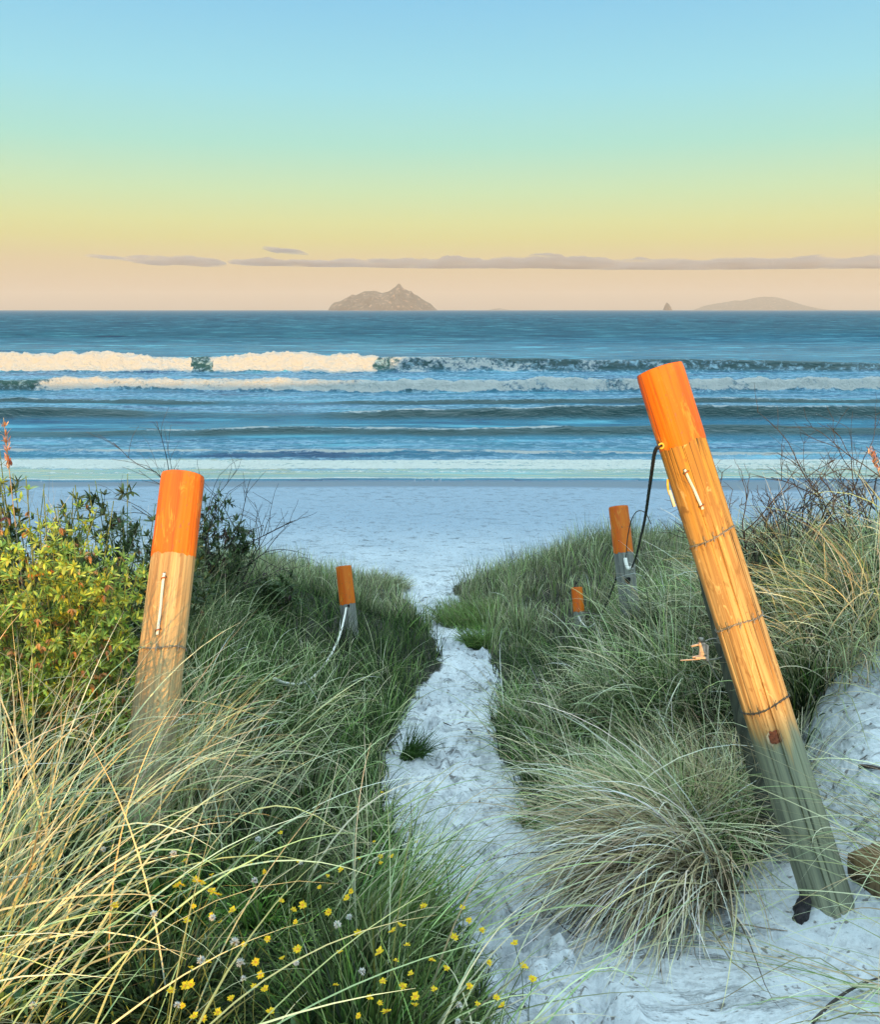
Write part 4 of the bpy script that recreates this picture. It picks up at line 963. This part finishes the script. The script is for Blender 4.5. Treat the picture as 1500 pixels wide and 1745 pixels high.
tussock(at(-1.5, 4.7), 380, 0.4, (0.5, 0.95), (0.003, 0.0045), 0.5, 2.0, (0.0, 0.5), (0.1, 0.8), DG+MG, OL, 'thin dark grass poking above the bush left of the post', segs=7)
# reddish flower spike at the left edge and at the right edge
def spike(px, py, d, lean, label, h=0.5):
    top = unproject(px, py, d); g = float(ground(top[0]-lean, top[1])); base = np.array([top[0]-lean, top[1], g])
    P = catmull([base, base*.4+top*.6+np.array([-lean*.1, 0, .05]), top], 12); mb = MB(); tube(mb, [p-base for p in P], 0.003, 5, .5)
    r = bpy.data.objects.new('seed_stalk', None); C.objects.link(r); r.location = base
    for k, v in tagp(label, 'seed stalk').items(): r[k] = v
    mb.build('stalk', M['twig_pale'], r)
    n = 55; f = U(.76, 1.0, n); idx = np.clip((f*(len(P)-1)).astype(int), 0, len(P)-1); R0 = np.array([P[i]-base for i in idx])+RNG.normal(0, .004, (n, 3))
    rd = [(0.42,0.14,0.09),(0.55,0.28,0.18),(0.5,0.35,0.25)]
    blades_obj('seed_head', [ribbons(R0, U(0, 6.28, n), U(.2, .9, n), U(0, .4, n), U(.02, .045, n), U(.004, .007, n), pal(rd, n), pal(rd, n), segs=3, clamp=False, belly=True)], 'leaf', r)
spike(6, 712, 3.6, 0.0, 'reddish seed stalk rising at the left edge above the bushes')
spike(1480, 765, 4.3, -0.25, 'orange pink seed stalk leaning in at the right edge')

# ------------------------------------------------------------------ flowers
def flower_proto():
    root = bpy.data.objects.new('yellow_flower', None); C.objects.link(root)
    mb = MB(); tube(mb, catmull([np.array([0,0,-.2]), np.array([.012,.0,-.1]), np.array([0,0,0])], 5), 0.0013, 5); mb.build('stem', M['stem'], root)
    n = 9; az = np.linspace(0, 2*np.pi, n, endpoint=False)+RNG.normal(0, .12, n); YL = [(0.85,0.62,0.03),(0.80,0.55,0.02)]
    blades_obj('petals', [ribbons(np.zeros((n, 3)), az, U(1.1, 1.5, n), U(0, .5, n), U(.011, .015, n), U(.006, .008, n), pal(YL, n, .05), pal(YL, n, .05), segs=4, kink=0, clamp=False, drift=np.zeros(n), belly=True, roll=np.zeros(n))], 'petal', root)
    mb = MB(); V = []; 
    for i in range(5):
        ph = math.pi/2*i/4
        for k in range(10): V.append((0.0045*math.cos(ph)*math.cos(k*.628), 0.0045*math.cos(ph)*math.sin(k*.628), 0.003*math.sin(ph)))
    mb.add(V, [(i*10+k, i*10+(k+1) % 10, (i+1)*10+(k+1) % 10, (i+1)*10+k) for i in range(4) for k in range(10)]); mb.build('centre', simple('flower_centre', (0.62, 0.30, 0.02), 0.8, .3, 900, .5), root)
    return root
def white_proto():
    root = bpy.data.objects.new('white_flower', None); C.objects.link(root)
    mb = MB(); tube(mb, catmull([np.array([0,0,-.2]), np.array([-.010,.0,-.1]), np.array([0,0,0])], 5), 0.0013, 5); mb.build('stem', M['stem'], root)
    n = 150; az = U(0, 6.28, n); ln = np.arccos(U(-.6, 1, n)); WH = [(0.80,0.80,0.76),(0.72,0.73,0.70)]
    blades_obj('florets', [ribbons(np.zeros((n, 3)), az, ln, U(0, .3, n), U(.008, .012, n), U(.002, .003, n), pal(WH, n, .05), pal(WH, n, .05), segs=2, clamp=False, belly=True)], 'petal', root)
    return root
def copy_tree(o):
    c = o.copy(); C.objects.link(c)
    for ch in o.children:
        d = ch.copy(); C.objects.link(d); d.parent = c
    return c

YF = [(558,1492),(651,1350),(612,1462),(649,1470),(648,1459),(668,1459),(722,1544),(799,1568),(821,1585),(774,1597),(684,1577),(669,1586),(694,1610),(788,1546),(877,1607),(833,1640),(893,1647),(736,1636),(760,1649),(647,1622),(686,1680),(708,1698),(707,1712),(700,1659),(652,1672),(856,1713),(658,1724),(572,1678),(311,1508),(341,1502),(345,1505),(334,1500),(303,1508),(360,1518),(372,1524),(195,1543),(396,1551),(315,1680),(325,1678),(331,1731),(347,1736),(291,1688),(579,1622),(507,1617),(560,1554),(516,1542),(789,1478),(710,1434),(609,1375),(478,1419),(638,1434),(908,1668),(740,1685),(846,1700),(610,1590),(630,1700)]
WF = [(595,1562),(617,1655),(783,1712),(780,1740),(362,1563),(434,1500),(176,1447),(262,1557),(410,1640),(415,1667),(343,1636),(302,1712),(56,1712),(295,1454),(440,1430),(513,1470),(400,1605),(575,1575),(505,1640)]
def words(n):
    t = ['zero','one','two','three','four','five','six','seven','eight','nine','ten','eleven','twelve','thirteen','fourteen','fifteen','sixteen','seventeen','eighteen','nineteen']
    n = min(n, 99)
    return t[n] if n < 20 else ['twenty','thirty','forty','fifty','sixty','seventy','eighty','ninety'][n//10-2] + ('' if n % 10 == 0 else '-' + t[n % 10])
ypro, wpro = flower_proto(), white_proto(); first = {'y': True, 'w': True}
used = set()
def put(pro, key, px, py, label, group, size):
    o = pro if first[key] else copy_tree(pro); first[key] = False
    g = gpt(px, min(py+75, 1900)); h = 0.24+0.06*random.random(); d = (py-872.5)/F; k = (-SP-d*CP)/(CP-d*SP)
    t = np.linspace(1.2, 8, 2500); zz = ground((px-750)/F/(CP-d*SP)*t, t)+h; i = int(np.argmax(5.8+k*t < zz)); y = t[i]
    o.location = ((px-750)/F*y/(CP-d*SP), y, 5.8+k*y); s = random.uniform(.65, 1.1)*size; o.scale = (s, s, s)
    o.rotation_euler = (random.uniform(-.1, .7), random.uniform(-.4, .4), random.uniform(0, 6.28))
    if label in used: label = label.replace(' in the grass,', ' close to another,').replace(' flower head,', ' flower head close to another,')
    used.add(label)
    for kk, v in tagp(label, 'flower', group).items(): o[kk] = v
for (px, py) in YF: put(ypro, 'y', px, py, 'small yellow daisy flower in the grass, %s percent across and %s percent down the picture' % (words(round(px/15)), words(round(py/17.45))), 'yellow flowers among the grass left of the path', 1.0 if py > 1450 else .8)
YX = []
for _ in range(4000):
    q_ = (random.uniform(300, 900), random.uniform(1455, 1745))
    if q_[0] > 560 + (q_[1]-1455)*1.15 or len(YX) >= 34: continue
    if all(abs(round(q_[0]/15)-round(a/15)) + abs(round(q_[1]/17.45)-round(b/17.45)) > 1 for a, b in YF+YX): YX.append(q_)
for (px, py) in YX: put(ypro, 'y', px, py, 'small yellow daisy flower in the grass, %s percent across and %s percent down the picture' % (words(round(px/15)), words(round(py/17.45))), 'yellow flowers among the grass left of the path', .8)
for (px, py) in WF: put(wpro, 'w', px, py, 'small round white flower head, %s percent across and %s percent down the picture' % (words(round(px/15)), words(round(py/17.45))), 'white flower heads among the grass', 1.0)

# broad leaved rosettes low in the left corner
def rosette(px, py, n, L, label):
    c = gpt(px, py); p = ribbons(np.repeat(c[None], n, 0)+RNG.normal(0, .012, (n, 3)), U(0, 6.28, n), U(.1, .8, n), U(0, .5, n), U(L*.6, L, n), U(.018, .028, n), pal([(0.07,0.14,0.05),(0.10,0.18,0.08)], n), pal([(0.10,0.20,0.08),(0.14,0.24,0.12)], n), segs=6, belly=True, roll=U(-.2, .2, n))
    blades_obj('leaf_rosette', [p], 'leaf', origin=c, **tagp(label, 'plant'))
rosette(40, 1745, 14, .22, 'broad strap leaved green plant at the bottom left corner')
rosette(130, 1790, 12, .20, 'second broad leaved plant, right of the bottom left corner one')
rosette(480, 1830, 12, .18, 'broad leaved plant at the bottom edge below the flowers')
rosette(20, 1560, 10, .22, 'broad leaved plant at the left edge above the corner one')

# ------------------------------------------------------------------ things lying on the sand
def stick(pts, r, label, mat='twig', name='stick', cat='stick', lift=0.012):
    P = []
    for (px, py, hh) in pts: g = gpt(px, py); P.append(g + np.array([0, 0, hh+lift*0.5]))
    mb = MB(); tube(mb, catmull(P, 6), r, 6, 0.5); o = mb.build(name, M[mat], None, True, **tagp(label, cat)); return o
stick([(768,1212,0),(778,1205,.01),(792,1207,.0),(808,1206,0)], .006, 'dark bent stick lying across the middle of the path')
stick([(748,1229,0),(760,1235,.005),(769,1238,0)], .006, 'short dark stick just below the bent one on the path')
stick([(792,1250,0),(799,1246,.01),(806,1252,0)], .008, 'small brown stub of driftwood on the path')
stick([(880,1578,0),(893,1560,.03),(912,1552,.05),(935,1566,.03),(960,1587,.01),(985,1600,0)], .0035, 'thin dark arched runner beside the drooping tussock')
stick([(816,1375,0),(818,1370,.02),(812,1378,.0)], .004, 'tiny dark twig on the sand beside the small tuft')
stick([(1150,1590,0),(1135,1625,.01),(1125,1660,.0)], .003, 'thin dark root trailing down the sand bank')
stick([(1465,1308,0),(1480,1314,.01),(1500,1320,.01),(1530,1322,0)], .010, 'dark driftwood branch on the sand at the right edge', 'twig')
stick([(1385,1745,0),(1420,1715,.01),(1460,1690,.01),(1520,1660,0)], .006, 'long brown stick on the sand near the bottom right corner')
stick([(1225,1600,0),(1260,1586,.01),(1300,1588,.01),(1342,1590,0)], .0035, 'thin pale stalk lying left of the black stump', 'twig_pale')
# near-black stump beside the foot of the big post
cpt = gpt(1366, 1560); mb = MB(); nn = 16; V = []
for i in range(8):
    f = i/7; rr = 0.040*(1-0.35*f)
    for k in range(nn):
        th = 2*math.pi*k/nn; rj = rr*(1+0.35*(vn(np.array([math.cos(th)*2+5]), np.array([math.sin(th)*2+f*3]), 88)[0]-.5)*2)
        V.append((rj*math.cos(th)*.8, rj*math.sin(th), -0.03+f*0.085+(0.022*random.random() if i == 7 else 0)))
V.append((0, 0, 0.035)); mb.add(V, [(i*nn+k, i*nn+(k+1) % nn, (i+1)*nn+(k+1) % nn, (i+1)*nn+k) for i in range(7) for k in range(nn)] + [(7*nn+k, 7*nn+(k+1) % nn, 8*nn) for k in range(nn)])
o = mb.build('black_stump', M['stump_dark'], None, False, **tagp('small black stump in the sand at the foot of the leaning post', 'stump')); o.location = cpt
# brown timber half buried at the right edge
cb = gpt(1505, 1500); mb = MB(); bx = np.array([.9, .35, .1]); bx /= np.linalg.norm(bx); by = np.cross([0, 0, 1], bx); bz = np.cross(bx, by)
nx_, nr_ = 14, 24; V = []
for i in range(nx_):
    for k in range(nr_):
        th = 2*math.pi*k/nr_; c_, s_ = math.cos(th), math.sin(th); e = 0.35
        u = math.copysign(abs(c_)**e, c_)*.075; w = math.copysign(abs(s_)**e, s_)*.055; jj = .004*(random.random()-.5)
        V.append(bx*(i/(nx_-1)*.42) + by*(u+jj) + bz*(w+jj))
mb.add(V, [(i*nr_+k, i*nr_+(k+1) % nr_, (i+1)*nr_+(k+1) % nr_, (i+1)*nr_+k) for i in range(nx_-1) for k in range(nr_)] + [tuple(range(nr_))[::-1], tuple((nx_-1)*nr_+k for k in range(nr_))])
o = mb.build('timber_block', M['wood_b'], None, True, **tagp('brown squared timber half buried in sand at the right edge', 'timber')); o.location = cb + np.array([-.07, 0, .02])
